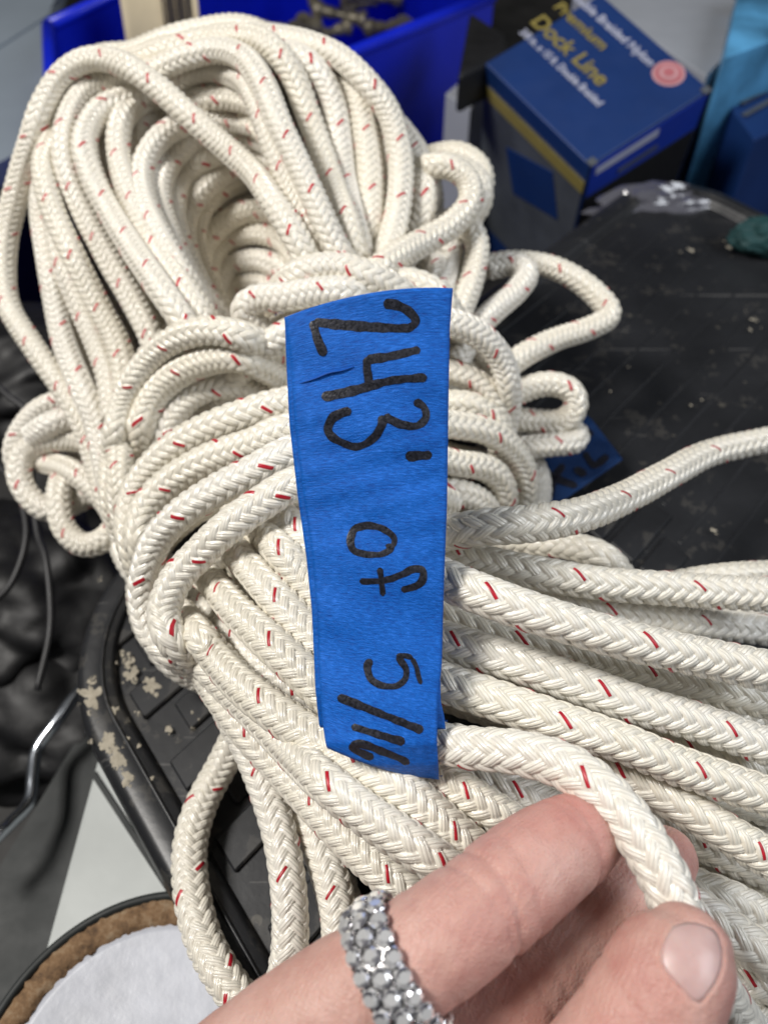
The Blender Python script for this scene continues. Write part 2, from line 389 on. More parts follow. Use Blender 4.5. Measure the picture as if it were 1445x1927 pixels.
# --- white carton between the bin and the dock line box
quad = [(862,150),(905,120),(940,150),(896,190)]
o = quadprism('white_carton', [(838,175),(905,118),(945,150),(885,205)], 2, -186, M_CARDW, None, 0.8); tag(o, 'narrow plain white carton between blue bin and printed box', 'carton')
# --- navy printed box with dock line lettering
K = P(1110, 312, 400); E1 = P(912, 118, 427); E2 = P(1338, 168, 410)
ux = K - E1; Lx = np.linalg.norm(ux); ux /= Lx; uy = E2 - K; uy -= ux * np.dot(uy, ux); Ly = np.linalg.norm(uy); uy /= Ly; un = np.cross(ux, uy)
DB = empty('dock_line_box', K - un * 130, 'navy blue box printed Premium Dock Line in gold and white', 'box')
DEPTH = 150.0
bm = bmesh.new(); add_box(bm, E1 + ux * Lx / 2 + uy * Ly / 2 - un * DEPTH / 2, (ux, uy, un), (Lx / 2, Ly / 2, DEPTH / 2)); bevel(bm, 0.9, 2); from_bm('carton', bm, M_NAVY, DB)
def plate(name, c, ax, half, material, parent):
    bm = bmesh.new(); add_box(bm, c, ax, half); return from_bm(name, bm, material, parent)
def side_plate(name, s0, s1, z0, z1, material, lift=0.4):      # on the long left side; z along the box depth
    c = E1 + ux * Lx * (s0 + s1) / 2 - uy * (lift / 2) + un * (z0 + z1) / 2
    return plate(name, c, (ux, uy, un), (Lx * (s1 - s0) / 2, lift / 2, (z1 - z0) / 2), material, DB)
side_plate('side_panel', 0.015, 0.985, -120, -11, M_CARDG); side_plate('gold_stripe', 0.015, 0.99, -20, -12, M_YEL, 0.8); 
c = E1 + ux * Lx * 0.56 - uy * 0.4 - un * 46; t1 = ux * math.cos(0.35) + un * math.sin(0.35); plate('navy_emblem', c, (t1, uy, np.cross(t1, uy)), (Lx * 0.24, 0.45, 15), M_NAVY, DB)
def end_plate(name, s0, s1, z0, z1, material, lift=0.4):
    c = K + uy * Ly * (s0 + s1) / 2 + ux * (lift / 2) + un * (z0 + z1) / 2
    return plate(name, c, (uy, ux, un), (Ly * (s1 - s0) / 2, lift / 2, (z1 - z0) / 2), material, DB)
end_plate('end_panel', 0.02, 0.98, -24, -1.5, M_ROYAL); end_plate('white_line', 0.06, 0.58, -9, -4.5, M_WPRINT, 0.8); end_plate('white_line', 0.28, 0.62, -20, -17, M_CARDG, 0.8)
end_plate('lower_panel', 0.02, 0.98, -140, -25, M_BLACKP)
for s_, t_ in ((0.0, 'corner_scuff'), (1.0, 'corner_scuff')):
    c = K + uy * Ly * (0.03 + 0.94 * s_) - ux * 1.2 + un * 0.3; plate(t_, c, (ux, uy, un), (2.2, 2.2, 0.35), M_CARDG, DB)
def on_face(px, py, lift=0.4):
    r_ = P(px, py, 1.0) - CAMLOC; return CAMLOC + r_ * (np.dot(K + un * lift - CAMLOC, un) / np.dot(r_, un))
def text(body, p0, p1, hscale, material, nm='lettering'):
    cu = bpy.data.curves.new('t', 'FONT'); cu.body = body; cu.size = 1.0; cu.extrude = 0.02; cu.offset = 0.015
    to = bpy.data.objects.new('t', cu); C.objects.link(to); dg = bpy.context.evaluated_depsgraph_get(); me = bpy.data.meshes.new_from_object(to.evaluated_get(dg))
    bpy.data.objects.remove(to); me.materials.clear()
    w_ = max(v.co.x for v in me.vertices); a_, b_ = on_face(*p0), on_face(*p1); L_ = np.dot(b_ - a_, ux); sx = L_ / w_
    o = link_mesh(nm, me, material, DB)
    o.matrix_local = Matrix.Translation(Vector(a_ - origin_of(DB)) * MM) @ Matrix((tuple(ux * sx * MM), tuple(uy * sx * hscale * MM), tuple(un * 10 * MM))).transposed().to_4x4()
    return o
text('Double Braided Nylon', (1066, -14), (1208, 132), 1.0, M_WPRINT)
text('Premium', (1040, 12), (1122, 99), 0.85, M_YEL)
text('Dock Line', (996, 40), (1116, 168), 0.95, M_YEL)
text('3/8 in. x 15 ft. Double Braided', (976, 60), (1114, 206), 1.2, M_WPRINT)
sc = on_face(1258, 137, 0.2)
for rr, mt, dz in ((8.6, M_PINKL, 0.0), (7.0, M_PINK, 0.3), (5.0, M_PINKL, 0.6), (2.8, M_PINK, 0.9)):
    V = [sc + un * dz] + [sc + un * dz + (ux * math.cos(t_) + uy * math.sin(t_)) * rr for t_ in np.linspace(0, 2 * math.pi, 32, endpoint=False)]
    o = from_np('seal', V, [(0, i + 1, (i + 1) % 32 + 1) for i in range(32)], mt, DB); o.modifiers.new('t', 'SOLIDIFY').thickness = 0.0002
# --- further boxes at the right
o = quadprism('pale_carton', [(1080,-20),(1210,-120),(1420,20),(1352,118),(1330,142)], 14, -186, M_CARDW, None, 1); tag(o, 'pale grey white carton behind the navy lettered box', 'carton')
M_TEALC = simple('cyan blue card', (0.08, 0.27, 0.48), 0.4, 0, 0.7, 22)
o = quadprism('cyan_carton', [(1362,108),(1392,-30),(1600,-60),(1600,20)], 32, -186, M_TEALC, None, 1); tag(o, 'cyan blue carton right of the pale grey carton', 'carton')
RB = empty('blister_box', G(1400, 180, -180), 'dark blue carton with white stripes beside the navy lettered box', 'carton')
quadprism('carton', [(1352,170),(1420,120),(1620,20),(1640,160),(1420,262)], 0, -186, M_NAVY, RB, 1)
a_, b_ = G(1362, 205, 0), G(1560, 100, 0); t_ = (b_ - a_) / np.linalg.norm(b_ - a_); n_ = np.array([t_[1], -t_[0], 0])
for k in range(3):
    c = G(1395 + 6 * k, 168 + 22 * k, 1.0) + t_ * 30; plate('white_stripe', c, (t_, n_, UZ), (34, 1.6, 0.4), M_CARDG, RB)
# --- clear crumpled wrap and teal bag beyond the lid
M_FOIL = NT('clear wrap'); M_FOIL.set(Base_Color=(0.10, 0.10, 0.12), Roughness=0.10, Specular_IOR_Level=1.0, Coat_Weight=1.0, Coat_Roughness=0.05); M_FOIL = M_FOIL.m
def crumple(name, c, size, material, seed, amp=0.35, parent=None, sub=4):
    r_ = np.random.default_rng(seed); bm = bmesh.new(); bmesh.ops.create_icosphere(bm, subdivisions=sub, radius=1.0)
    K_ = r_.normal(size=(10, 3)) * 2.2; ph_ = r_.uniform(0, 6, 10)
    for v in bm.verts:
        p = np.array(v.co); f = 1 + amp * np.mean([abs(math.sin(np.dot(kk, p) * 1.5 + q)) for kk, q in zip(K_, ph_)]) * 1.6 - amp * 0.8
        v.co = Vector(np.array(c) + p * f * np.array(size))
    return from_bm(name, bm, material, parent, sub > 4)
o = crumple('plastic_wrap', G(1240, 392, -8), (28, 12, 9), M_FOIL, 4, 0.8); tag(o, 'shiny crumpled clear plastic wrap at the far edge of lid', 'wrap')
M_TEAL = simple('teal cloth', (0.006, 0.04, 0.042), 0.7, 0, 0.3, 40, 0.4)
o = crumple('teal_bag', G(1452, 446, 4), (17, 9, 8), M_TEAL, 9, 0.4); tag(o, 'dark teal cloth bundle at the far edge of lid', 'cloth')
# --- lower left: board, grey box, pail, bent wire, dark wrap
M_BOARD = simple('dark green grey board', (0.014, 0.017, 0.017), 0.6, 0, 0.15, 40, 0.2)
o = quadprism('dark_board', [(-80,1800),(0,1630),(150,1375),(240,1330),(170,1480),(45,1960),(10,2100),(-80,2100)], -78, -96, M_BOARD, None, 1.2); tag(o, 'dark grey green board slanting below the corner of black lid', 'board')
M_GREYC = simple('pale grey plastic sheet', (0.46, 0.485, 0.475), 0.5, 0, 0.12, 22, 0.2)
GY = empty('grey_crate', G(300, 1650, -180), 'pale grey plastic crate with seam under the black lid', 'crate')
quadprism('body', [(182,1425),(48,1935),(10,2150),(600,2150),(800,1900),(360,1380)], -42, -186, M_GREYC, GY, 2)
c = G(262, 1590, -41.4); t_ = G(340, 1700, -41.4) - G(190, 1470, -41.4); L_ = np.linalg.norm(t_); t_ /= L_
plate('seam', c, (t_, np.cross(UZ, t_), UZ), (L_ / 2 + 6, 0.8, 0.6), M_BOARD, GY)
M_WHITE = simple('white enamel', (0.46, 0.48, 0.54), 0.4, 0, 0.22, 45, 0.3)
def rust_material():
    n = NT('rusty brown rim'); f = n.noise(n.coord(), 260.0, 6, 0.7)
    n.set(Base_Color=n.ramp(f, [(0.3, (0.06, 0.035, 0.02)), (0.5, (0.22, 0.13, 0.065)), (0.7, (0.34, 0.25, 0.16))]), Roughness=0.85); n.bump(f, 0.8, 0.001); return n.m
M_RUST = rust_material()
pc = G(285, 2065, -28); PR = 44.0
PL = empty('paint_can', pc + np.array([0, 0, -13.0]), 'round white can with rusty brown rim standing on grey crate', 'can')
bm = bmesh.new(); bmesh.ops.create_cone(bm, cap_ends=True, segments=72, radius1=PR - 1, radius2=PR - 1, depth=11); bmesh.ops.translate(bm, verts=bm.verts, vec=Vector(pc) + Vector((0, 0, -7.4))); from_bm('wall', bm, M_WHITE, PL, False)
def lathe(name, c, prof, seg, material, parent, jit=0.0):
    V, Fc = [], []; n = len(prof); r_ = np.random.default_rng(5)
    for i in range(seg):
        a_ = 2 * math.pi * i / seg
        for x, z in prof:
            q = x + r_.normal() * jit; V.append((c[0] + q * math.cos(a_), c[1] + q * math.sin(a_), c[2] + z + r_.normal() * jit))
    for i in range(seg):
        for j in range(n - 1): Fc.append((i * n + j, ((i + 1) % seg) * n + j, ((i + 1) % seg) * n + j + 1, i * n + j + 1))
    return from_np(name, V, Fc, material, parent, True)
lathe('rim', pc, [(PR - 7.5, -1.0), (PR - 6.6, 0.8), (PR - 4, 1.3), (PR - 1, 1.0), (PR + 0.2, -0.6), (PR - 0.4, -3.0)], 220, M_RUST, PL, 0.32)
lathe('rim_shadow', pc, [(PR - 1.2, 0.2), (PR - 0.8, 2.0), (PR + 0.6, 2.2), (PR + 1.2, 1.2), (PR + 0.9, -1.0)], 120, M_BOARD, PL)  # dark strip in place of the shadow arc above the brown rim
lathe('lid', pc, [(0.01, -0.6), (10, -0.7), (20, -0.5), (PR - 9.6, -0.3), (PR - 8.6, -0.1), (PR - 6.8, -0.1), (PR - 6.4, -1.2)], 96, M_WHITE, PL)
M_WIRE = simple('bare steel wire', (0.62, 0.66, 0.72), 0.22, 1.0, 0.1, 100)
pts = catmull([(230,1215,306),(150,1300,290),(105,1360,282),(70,1410,278),(62,1460,272),(55,1510,266),(20,1550,258),(-10,1580,252),(-60,1640,246)], 8)
V, Fc = tube_mesh(PA(pts), 2.2, 10); o = from_np('bent_wire', V, Fc, M_WIRE, None, True); tag(o, 'bright bent steel wire sticking out by the dark board', 'wire')
M_BAG = simple('black plastic film', (0.005, 0.005, 0.006), 0.55, 0, 0.5, 50, 0.3)
for i, (x, y, z, sx, sy, sz, lab) in enumerate([(40,700,-70,52,40,24,'glossy black plastic bag crumpled below the loose rope bights'), (30,1120,-75,48,42,22,'wrinkled black plastic bag beside the rounded lid corner'), (60,1300,-95,50,40,24,'dark wrinkled bag beside the bent steel wire'), (20,430,-90,50,40,22,'black bag below the pale grey storage box')]):
    o = crumple('black_bag', G(x, y, z), (sx, sy, sz), M_BAG, 20 + i, 0.5, None, 5); tag(o, lab, 'bag', 'black bags left of the lid')
M_CABLE = simple('grey cable', (0.03, 0.03, 0.032), 0.5, 0, 0.2, 80)
for i, (pl, lab) in enumerate([([(-40,690,330),(10,740,322),(60,790,318),(60,900,310),(70,1000,300),(88,1060,292),(95,1180,284),(70,1300,276)], 'thin grey cable hanging beside the loose rope bights'), ([(-40,860,318),(20,900,312),(50,1000,300),(20,1100,292),(-40,1150,286)], 'dark looped cable at the bag near the bights')]):
    V, Fc = tube_mesh(PA(catmull(pl, 8)), 1.3, 8); o = from_np('cable', V, Fc, M_CABLE, None, True); tag(o, lab, 'cable')

# ================================================================== ROPE HANK
MAPX = [100, 120, 146, 152, 160, 168, 176, 185, 192, 200, 210, 225, 245, 260, 300]
MAPY = [100, 120, 147, 154, 166, 182, 199, 216, 231, 243, 252, 260, 270, 278, 308]
# visible turns traced as (photo x, photo y, depth code)
ST = {}
# upper bulb of the hank
ST['r1'] = [(235,1010,232),(205,940,222),(182,870,218),(158,800,218),(118,730,220),(65,655,226),(18,580,236),(7,515,243),(12,440,246),(34,350,245),(56,275,241),(80,200,235),(118,140,228),(172,110,221),(232,120,216),(290,158,211),(360,220,207),(428,280,204),(480,328,202),(514,379,200),(545,425,199),(569,470,199),(588,520,201),(600,570,206)]
ST['a'] = [(240,1000,216),(228,940,208),(226,870,205),(234,790,205),(236,710,208),(222,645,211),(186,575,216),(138,480,222),(98,390,228),(82,312,234),(102,255,241),(112,205,247),(145,158,249),(195,125,245),(260,116,236),(322,92,228),(388,76,221),(450,68,215),(498,79,211),(532,110,209),(556,150,207),(578,210,206),(602,275,206),(630,355,205),(658,430,203),(676,500,203),(690,560,208)]
ST['b'] = [(310,760,212),(300,700,206),(286,640,205),(252,570,209),(206,490,214),(154,390,220),(122,300,225),(128,228,230),(160,174,235),(205,152,237),(250,140,235),(298,130,230),(350,106,222),(412,94,216),(462,112,211),(496,160,207),(524,228,204),(558,300,202),(592,375,200),(626,450,198),(655,505,198),(680,560,204)]
ST['c'] = [(400,730,212),(385,670,204),(345,605,200),(300,540,203),(252,470,208),(210,400,213),(172,325,219),(160,262,225),(188,208,231),(235,184,236),(290,170,239),(335,150,238),(375,136,236),(415,134,233),(460,152,228),(488,200,223),(512,265,219),(545,345,214),(580,430,209),(608,500,206),(630,560,210)]
ST['d'] = [(430,660,208),(390,605,206),(345,540,210),(300,470,215),(262,400,219),(232,330,223),(222,265,227),(234,216,233),(270,188,240),(320,182,246),(375,184,248),(435,184,244),(485,200,236),(512,245,229),(540,305,223),(572,385,217),(602,460,211),(625,530,210)]
ST['e'] = [(440,680,212),(400,610,208),(362,550,210),(322,480,214),(285,410,218),(268,350,222),(276,295,227),(312,250,234),(365,228,246),(430,226,254),(490,240,250),(525,285,240),(552,345,231),(580,420,222),(606,500,214),(625,570,214)]
ST['e2'] = [(455,660,216),(405,590,214),(355,520,218),(318,440,224),(300,370,230),(312,315,238),(350,275,248),(410,256,258),(470,256,260),(520,285,252),(552,345,241),(582,430,229),(610,520,218)]
ST['f'] = [(445,670,222),(412,605,220),(375,540,223),(342,470,228),(326,400,234),(338,345,240),(380,302,250),(435,284,262),(490,288,266),(535,320,256),(565,385,244),(590,460,230),(610,540,222)]
ST['g'] = [(440,640,236),(410,575,238),(378,505,245),(366,440,250),(385,388,256),(430,352,264),(485,340,268),(530,362,262),(565,420,250),(590,490,236),(610,560,228)]
ST['h'] = [(420,610,250),(388,540,256),(378,478,262),(408,430,266),(460,400,270),(515,402,268),(555,445,258),(585,510,244),(605,580,234)]
ST['i'] = [(400,570,268),(392,500,272),(428,455,276),(485,440,274),(540,462,266),(575,520,252),(600,590,240)]
ST['j'] = [(420,620,275),(405,550,280),(435,502,284),(490,490,280),(540,515,270),(575,565,258),(600,620,248)]
ST['k'] = [(420,610,288),(430,555,292),(480,535,290),(530,555,280),(570,600,268),(600,650,258)]
ST['g0'] = [(450,660,230),(410,590,232),(368,520,238),(348,450,243),(355,395,249),(395,345,258),(445,318,265),(500,318,266),(545,350,258),(575,410,247),(598,480,234),(612,550,226)]
ST['h0'] = [(405,600,252),(378,520,258),(372,455,264),(398,405,270),(445,378,274),(500,372,274),(545,398,266),(578,460,254),(600,540,242)]
ST['d0'] = [(330,400,238),(285,340,238),(258,290,241),(256,246,246),(285,212,252),(335,200,257),(400,205,258),(470,225,252),(520,275,244)]
ST['a1'] = [(140,290,248),(110,340,241),(104,400,235),(116,480,229),(146,560,222),(180,640,217),(205,710,213),(215,790,212)]
ST['a0'] = [(120,300,246),(86,340,244),(78,400,238),(90,485,231),(103,560,226),(120,640,222),(150,720,218),(180,790,214),(196,860,213),(212,930,215),(232,990,224)]
ST['C'] = [(470,112,232),(520,100,224),(570,112,217),(606,146,212),(628,195,209),(641,265,207),(650,340,206),(664,415,204),(682,480,204),(700,550,208)]
ST['C2'] = [(560,98,240),(610,112,230),(650,144,223),(676,190,217),(690,260,213),(698,330,210),(700,400,208),(698,470,206),(700,545,209)]
ST['C3'] = [(560,84,250),(610,94,242),(660,124,232),(702,178,225),(724,240,219),(728,320,214),(722,400,210),(712,480,208),(708,550,211)]
ST['D'] = [(400,86,250),(460,70,238),(520,71,228),(580,82,221),(640,108,216),(692,156,212),(732,212,210),(752,285,208),(754,355,206),(742,430,204),(722,495,204),(715,560,209)]
ST['D2'] = [(690,200,238),(735,225,230),(775,280,224),(795,340,220),(795,400,216),(775,460,213),(745,520,211),(730,580,214)]
ST['I'] = [(700,330,226),(690,400,220),(680,460,214),(690,530,212)]
# tucked turns over the throat
ST['T1'] = [(585,665,204),(520,640,200),(478,612,196),(462,582,192),(488,562,190),(540,558,188),(600,548,188),(670,548,190),(740,575,196)]
ST['T2'] = [(480,600,204),(515,556,200),(550,522,196),(592,505,192),(640,503,190),(690,518,190),(745,545,192),(800,590,198)]
ST['T3'] = [(660,560,202),(715,535,198),(770,530,196),(825,555,196),(860,610,200)]
# small turns on the far right side
ST['L1'] = [(740,345,228),(790,318,222),(842,312,216),(880,338,211),(884,380,207),(850,422,203),(795,455,200),(735,490,197),(680,530,198),(640,570,206)]
ST['L2'] = [(850,440,228),(880,425,222),(898,465,216),(888,525,212),(868,580,210),(850,640,212)]
ST['L2b'] = [(800,420,232),(835,440,226),(850,485,220),(835,535,214),(800,585,210),(770,630,212)]
ST['L2c'] = [(790,480,222),(820,500,218),(815,550,213),(785,600,212)]
ST['L3'] = [(860,560,250),(905,508,256),(960,492,260),(1030,500,258),(1090,528,254),(1138,572,248),(1142,598,244),(1100,620,238),(1040,640,232),(985,668,226),(940,700,224)]
ST['L4'] = [(920,505,252),(965,498,248),(990,515,240),(970,548,230),(928,585,220),(890,625,214),(860,680,212)]
ST['L5'] = [(930,770,232),(975,738,228),(1030,722,224),(1074,735,222),(1082,768,226),(1055,792,234),(1005,792,240),(950,785,244)]
ST['L6'] = [(930,850,232),(985,842,226),(1040,836,224),(1078,832,228),(1085,815,238),(1050,808,246),(1000,815,250)]
# wraps round the waist, passing below the tape
ST['W1'] = [(415,770,204),(440,715,196),(485,665,191),(545,625,189),(640,600,189),(740,590,190),(840,605,189),(898,628,190),(938,670,194),(955,720,200),(955,785,210),(940,840,220)]
ST['W2'] = [(232,1010,226),(214,950,216),(212,870,207),(226,785,201),(258,708,195),(312,650,190),(382,622,187),(455,632,188),(520,660,192),(620,690,196),(740,690,196),(850,700,196),(905,725,200),(935,775,206),(940,840,214)]
ST['W2b'] = [(275,900,212),(268,850,206),(268,795,200),(298,735,195),(355,692,191),(430,672,189),(490,690,191),(560,730,196),(650,760,198),(850,760,196),(905,775,199),(940,815,206),(945,870,216)]
ST['W2c'] = [(300,860,206),(320,790,200),(370,740,197),(440,725,196),(520,745,197)]
ST['W3'] = [(340,1150,206),(290,1110,197),(258,1060,190),(243,1000,187),(250,935,185),(284,880,183),(350,826,180),(450,783,178),(550,756,178),(650,758,179),(750,775,182),(840,797,186),(910,810,189),(960,842,193),(988,892,199),(984,955,208),(955,1005,216)]
ST['W4'] = [(335,1110,198),(285,1065,190),(262,1012,185),(276,955,182),(322,906,180),(390,866,177),(475,836,176),(552,808,177),(700,830,182),(840,868,187),(910,880,191),(944,910,196),(948,958,204),(930,1005,212)]
ST['W4b'] = [(760,930,192),(840,925,191),(895,940,194),(925,975,200),(920,1020,208)]
ST['W5'] = [(420,1275,196),(345,1240,186),(288,1190,179),(270,1120,176),(277,1065,174),(298,1012,173),(342,966,171),(402,926,170),(475,888,170),(555,848,171),(650,830,175),(760,840,182),(850,870,192)]
ST['W6'] = [(425,1268,190),(362,1238,180),(320,1195,174),(310,1145,171),(332,1090,169),(375,1042,168),(425,995,166),(490,948,166),(560,908,166),(660,895,169),(760,915,175),(850,950,186)]
# lower left turns leaving the waist
ST['B0'] = [(470,935,182),(520,965,175),(575,1010,170),(640,1070,168),(720,1130,168)]
ST['B1'] = [(435,955,184),(482,992,176),(532,1040,169),(590,1108,164),(660,1180,162),(740,1250,164),(830,1310,166)]
ST['B2'] = [(410,1010,180),(452,1045,172),(492,1092,167),(542,1148,163),(602,1208,160),(680,1270,159),(770,1330,161)]
ST['B3'] = [(360,1060,182),(402,1098,173),(445,1148,166),(503,1203,161),(560,1255,158),(615,1305,156),(680,1350,156),(760,1400,158)]
ST['B34'] = [(380,1130,186),(425,1180,177),(475,1232,170),(530,1285,165),(590,1330,162),(650,1372,160),(730,1410,161)]
ST['B12'] = [(420,985,190),(468,1030,181),(515,1082,174),(570,1150,168),(640,1220,165),(720,1280,165)]
ST['Tf'] = [(420,650,206),(480,640,203),(545,612,200),(620,600,200),(700,610,203)]
ST['B4'] = [(335,1150,184),(388,1212,173),(445,1280,163),(510,1333,158),(590,1388,155),(660,1428,153),(728,1465,150),(790,1515,148),(857,1575,147),(920,1630,149),(990,1700,153)]
ST['B5'] = [(350,1200,188),(402,1262,178),(462,1322,168),(520,1380,160),(568,1430,155),(625,1482,151),(700,1540,148),(780,1594,146),(850,1645,147),(930,1720,150)]
ST['B6'] = [(375,1250,192),(425,1325,182),(482,1395,173),(540,1455,167),(600,1518,162),(660,1580,158),(715,1632,155),(768,1680,154),(830,1745,156)]
ST['B7'] = [(405,1270,194),(436,1345,187),(470,1410,179),(500,1485,172),(527,1575,166),(543,1675,162),(546,1775,161),(536,1850,162),(520,1940,165)]
ST['B8'] = [(430,1310,194),(490,1390,184),(540,1468,176),(580,1540,170),(613,1620,166),(634,1700,164),(640,1770,164),(635,1860,165),(620,1950,168)]
ST['LL'] = [(500,1300,194),(456,1365,193),(418,1440,192),(380,1512,190),(358,1590,187),(360,1675,182),(380,1760,176),(415,1830,170),(468,1900,166),(540,1975,163)]
ST['s2'] = [(680,1380,160),(735,1420,157),(790,1450,154),(857,1484,151),(920,1522,150),(980,1560,152),(1050,1610,156)]
ST['s5'] = [(760,1400,164),(835,1432,161),(920,1468,158),(1005,1505,157),(1090,1550,160)]
# right-hand fan
ST['F1'] = [(740,1010,172),(842,1002,166),(915,992,162),(1000,985,162),(1095,968,167),(1180,934,176),(1258,892,185),(1338,852,194),(1470,822,204)]
ST['F2'] = [(740,1015,176),(842,1040,172),(930,1062,169),(1030,1082,167),(1130,1098,167),(1260,1108,169),(1470,1120,172)]
ST['F2b'] = [(930,1020,190),(1010,1020,186),(1085,1030,184),(1140,1052,184),(1172,1095,190),(1175,1150,198)]
ST['F2c'] = [(1010,1120,176),(1130,1150,176),(1260,1165,178),(1470,1190,182)]
ST['F2d'] = [(1180,1120,188),(1290,1098,187),(1380,1085,187),(1470,1080,190)]
ST['F3'] = [(730,1040,158),(838,1090,152),(905,1118,149),(1000,1152,148),(1130,1192,149),(1260,1224,151),(1470,1268,154)]
ST['F3b'] = [(740,1120,166),(838,1160,162),(960,1205,160),(1090,1236,160),(1220,1268,161),(1470,1325,163)]
ST['F4'] = [(720,1160,162),(838,1205,158),(965,1245,156),(1090,1288,155),(1195,1325,155),(1320,1362,156),(1470,1415,158)]
ST['F4c'] = [(950,1230,172),(1080,1262,171),(1180,1285,171),(1310,1320,172),(1470,1362,174)]
ST['F5'] = [(720,1240,158),(838,1285,154),(945,1322,152),(1050,1358,151),(1175,1400,151),(1260,1435,152),(1360,1470,153),(1470,1508,154)]
ST['F5b'] = [(940,1290,164),(1075,1332,163),(1217,1382,163),(1342,1424,164),(1470,1464,165)]
ST['F6'] = [(640,1400,160),(690,1392,155),(740,1392,151.5),(790,1395,149.5),(835,1399,147.8),(892,1408,145),(972,1416,141.5),(1058,1440,137.5),(1122,1482,133.5),(1178,1540,130),(1220,1600,127),(1250,1655,125),(1272,1710,124),(1298,1770,125),(1338,1845,130),(1400,1930,138),(1470,2010,146)]
ST['F7'] = [(980,1390,164),(1100,1425,160),(1190,1465,157),(1270,1510,155),(1372,1572,154),(1470,1630,154)]
ST['F7b'] = [(1000,1430,170),(1120,1480,167),(1230,1540,165),(1350,1600,165),(1470,1650,167)]
ST['F8'] = [(1120,1500,172),(1210,1555,168),(1300,1608,167),(1372,1640,167),(1470,1690,168)]
ST['F9'] = [(1120,1580,166),(1210,1630,162),(1310,1674,160),(1380,1700,160),(1470,1752,160)]
ST['F10'] = [(1130,1620,156),(1220,1668,153),(1320,1718,151),(1390,1766,150),(1470,1818,150)]
ST['F10b'] = [(1150,1710,164),(1260,1750,160),(1370,1790,158),(1470,1830,158)]
ST['F11'] = [(1160,1760,158),(1260,1790,155),(1360,1822,154),(1470,1862,154)]
ST['F12'] = [(1200,1840,154),(1290,1868,151),(1360,1898,150),(1470,1950,150)]
ST['F13'] = [(1180,1900,160),(1290,1930,158),(1400,1965,157),(1480,2000,157)]
# loose bights at the far left
ST['S1'] = [(215,850,236),(150,828,240),(88,828,243),(48,852,245),(36,890,248),(52,930,252),(88,958,255),(130,950,258),(170,930,260)]
ST['S1b'] = [(190,770,236),(135,752,240),(80,768,243),(44,806,246),(28,850,250),(40,895,256)]
ST['S1c'] = [(200,800,232),(150,785,236),(100,795,240),(60,822,244)]
ST['S2'] = [(150,860,262),(120,895,254),(110,945,248),(122,995,245),(155,1024,243),(192,1018,243),(222,985,242),(240,930,242)]
ST['S3'] = [(80,870,258),(118,878,253),(150,895,248),(185,925,244),(215,965,240)]
LOOSE = {'S1','S1b','S1c','S2','S3','L3','L5','L6','LL','r1','F1','F2d'}
# turns lying below the traced ones, seen through the gaps
fill_src = ['a','a0','a1','b','c','d','e','C','C2','C3','D','W3','W4','W5','W6','B1','B2','B3','B4','B5','B6','B8','F2','F3','F4','F5','F7','F9','F10','F11','F12','W2','L1','s2','W1','f','g','h','i','j','e2','T2','W2b','D2']
FILL = set()
for k, nm in enumerate(fill_src):
    for lay in (1, 2):
        jx, jy = RNG.uniform(-26, 26, 2)
        dd = (9.0 if lay == 1 else 18.0)
        ST[nm + '_u%d' % lay] = [(x + jx, y + jy, ('add', z, dd)) for x, y, z in ST[nm]]; FILL.add(nm + '_u%d' % lay)
paths = {}
for nm, pl in ST.items():
    arr = []
    for x, y, z in pl:
        d = np.interp(z[1], MAPX, MAPY) + z[2] if isinstance(z, tuple) else np.interp(z, MAPX, MAPY)
        arr.append((x, y, d))
    c = catmull(arr, 12)
    w = PA(c); seg = np.concatenate([[0], np.cumsum(np.linalg.norm(np.diff(w, axis=0), axis=1))])
    n = max(5, int(seg[-1] / 2.6) + 1); q = np.linspace(0, seg[-1], n)
    paths[nm] = np.stack([np.interp(q, seg, c[:, k]) for k in range(3)], 1)
# ---- settle: turns push each other apart along the line of sight until they only touch
names = list(paths); sid = np.concatenate([[i] * len(paths[n]) for i, n in enumerate(names)]); idx = np.concatenate([np.arange(len(paths[n])) for n in names])
A_ = np.vstack([paths[n] for n in names]); ray = np.stack([(A_[:, 0] - CX) / F, -(A_[:, 1] - CY) / F, -np.ones(len(A_))], 1)
d0 = A_[:, 2].copy(); dep = d0.copy()
fill_pt = np.array([names[i] in FILL for i in sid])
fixed_pt = np.array([names[i] == 'F6' for i in sid])
DM = ROPE_D * 0.93
I_, J_ = [], []
for s0 in range(0, len(A_), 400):
    s1 = min(len(A_), s0 + 400)
    dm = (dep[s0:s1, None] + dep[None]) / 2
    lat = np.hypot(A_[s0:s1, None, 0] - A_[None, :, 0], A_[s0:s1, None, 1] - A_[None, :, 1]) / F * dm
    ok = (lat < DM) & ((sid[s0:s1, None] != sid[None]) | (np.abs(idx[s0:s1, None] - idx[None]) > 8))
    i, j = np.nonzero(ok); i = i + s0; m = i < j; I_.append(i[m]); J_.append(j[m])
I_ = np.concatenate(I_); J_ = np.concatenate(J_)
sgn = np.where(d0[I_] <= d0[J_], -1.0, 1.0)
both = fill_pt[I_] ^ fill_pt[J_]
sgn = np.where(both, np.where(fill_pt[I_], 1.0, -1.0), sgn)
lid_max = np.array([lid_depth(x, y) for x, y in A_[:, :2]]) - (ROPE_D * 0.5 + 0.3) / (math.sin(PITCH) + (A_[:, 1] - CY) / F * math.cos(PITCH))
starts = np.concatenate([[True], sid[1:] != sid[:-1]]); ends = np.concatenate([sid[1:] != sid[:-1], [True]])
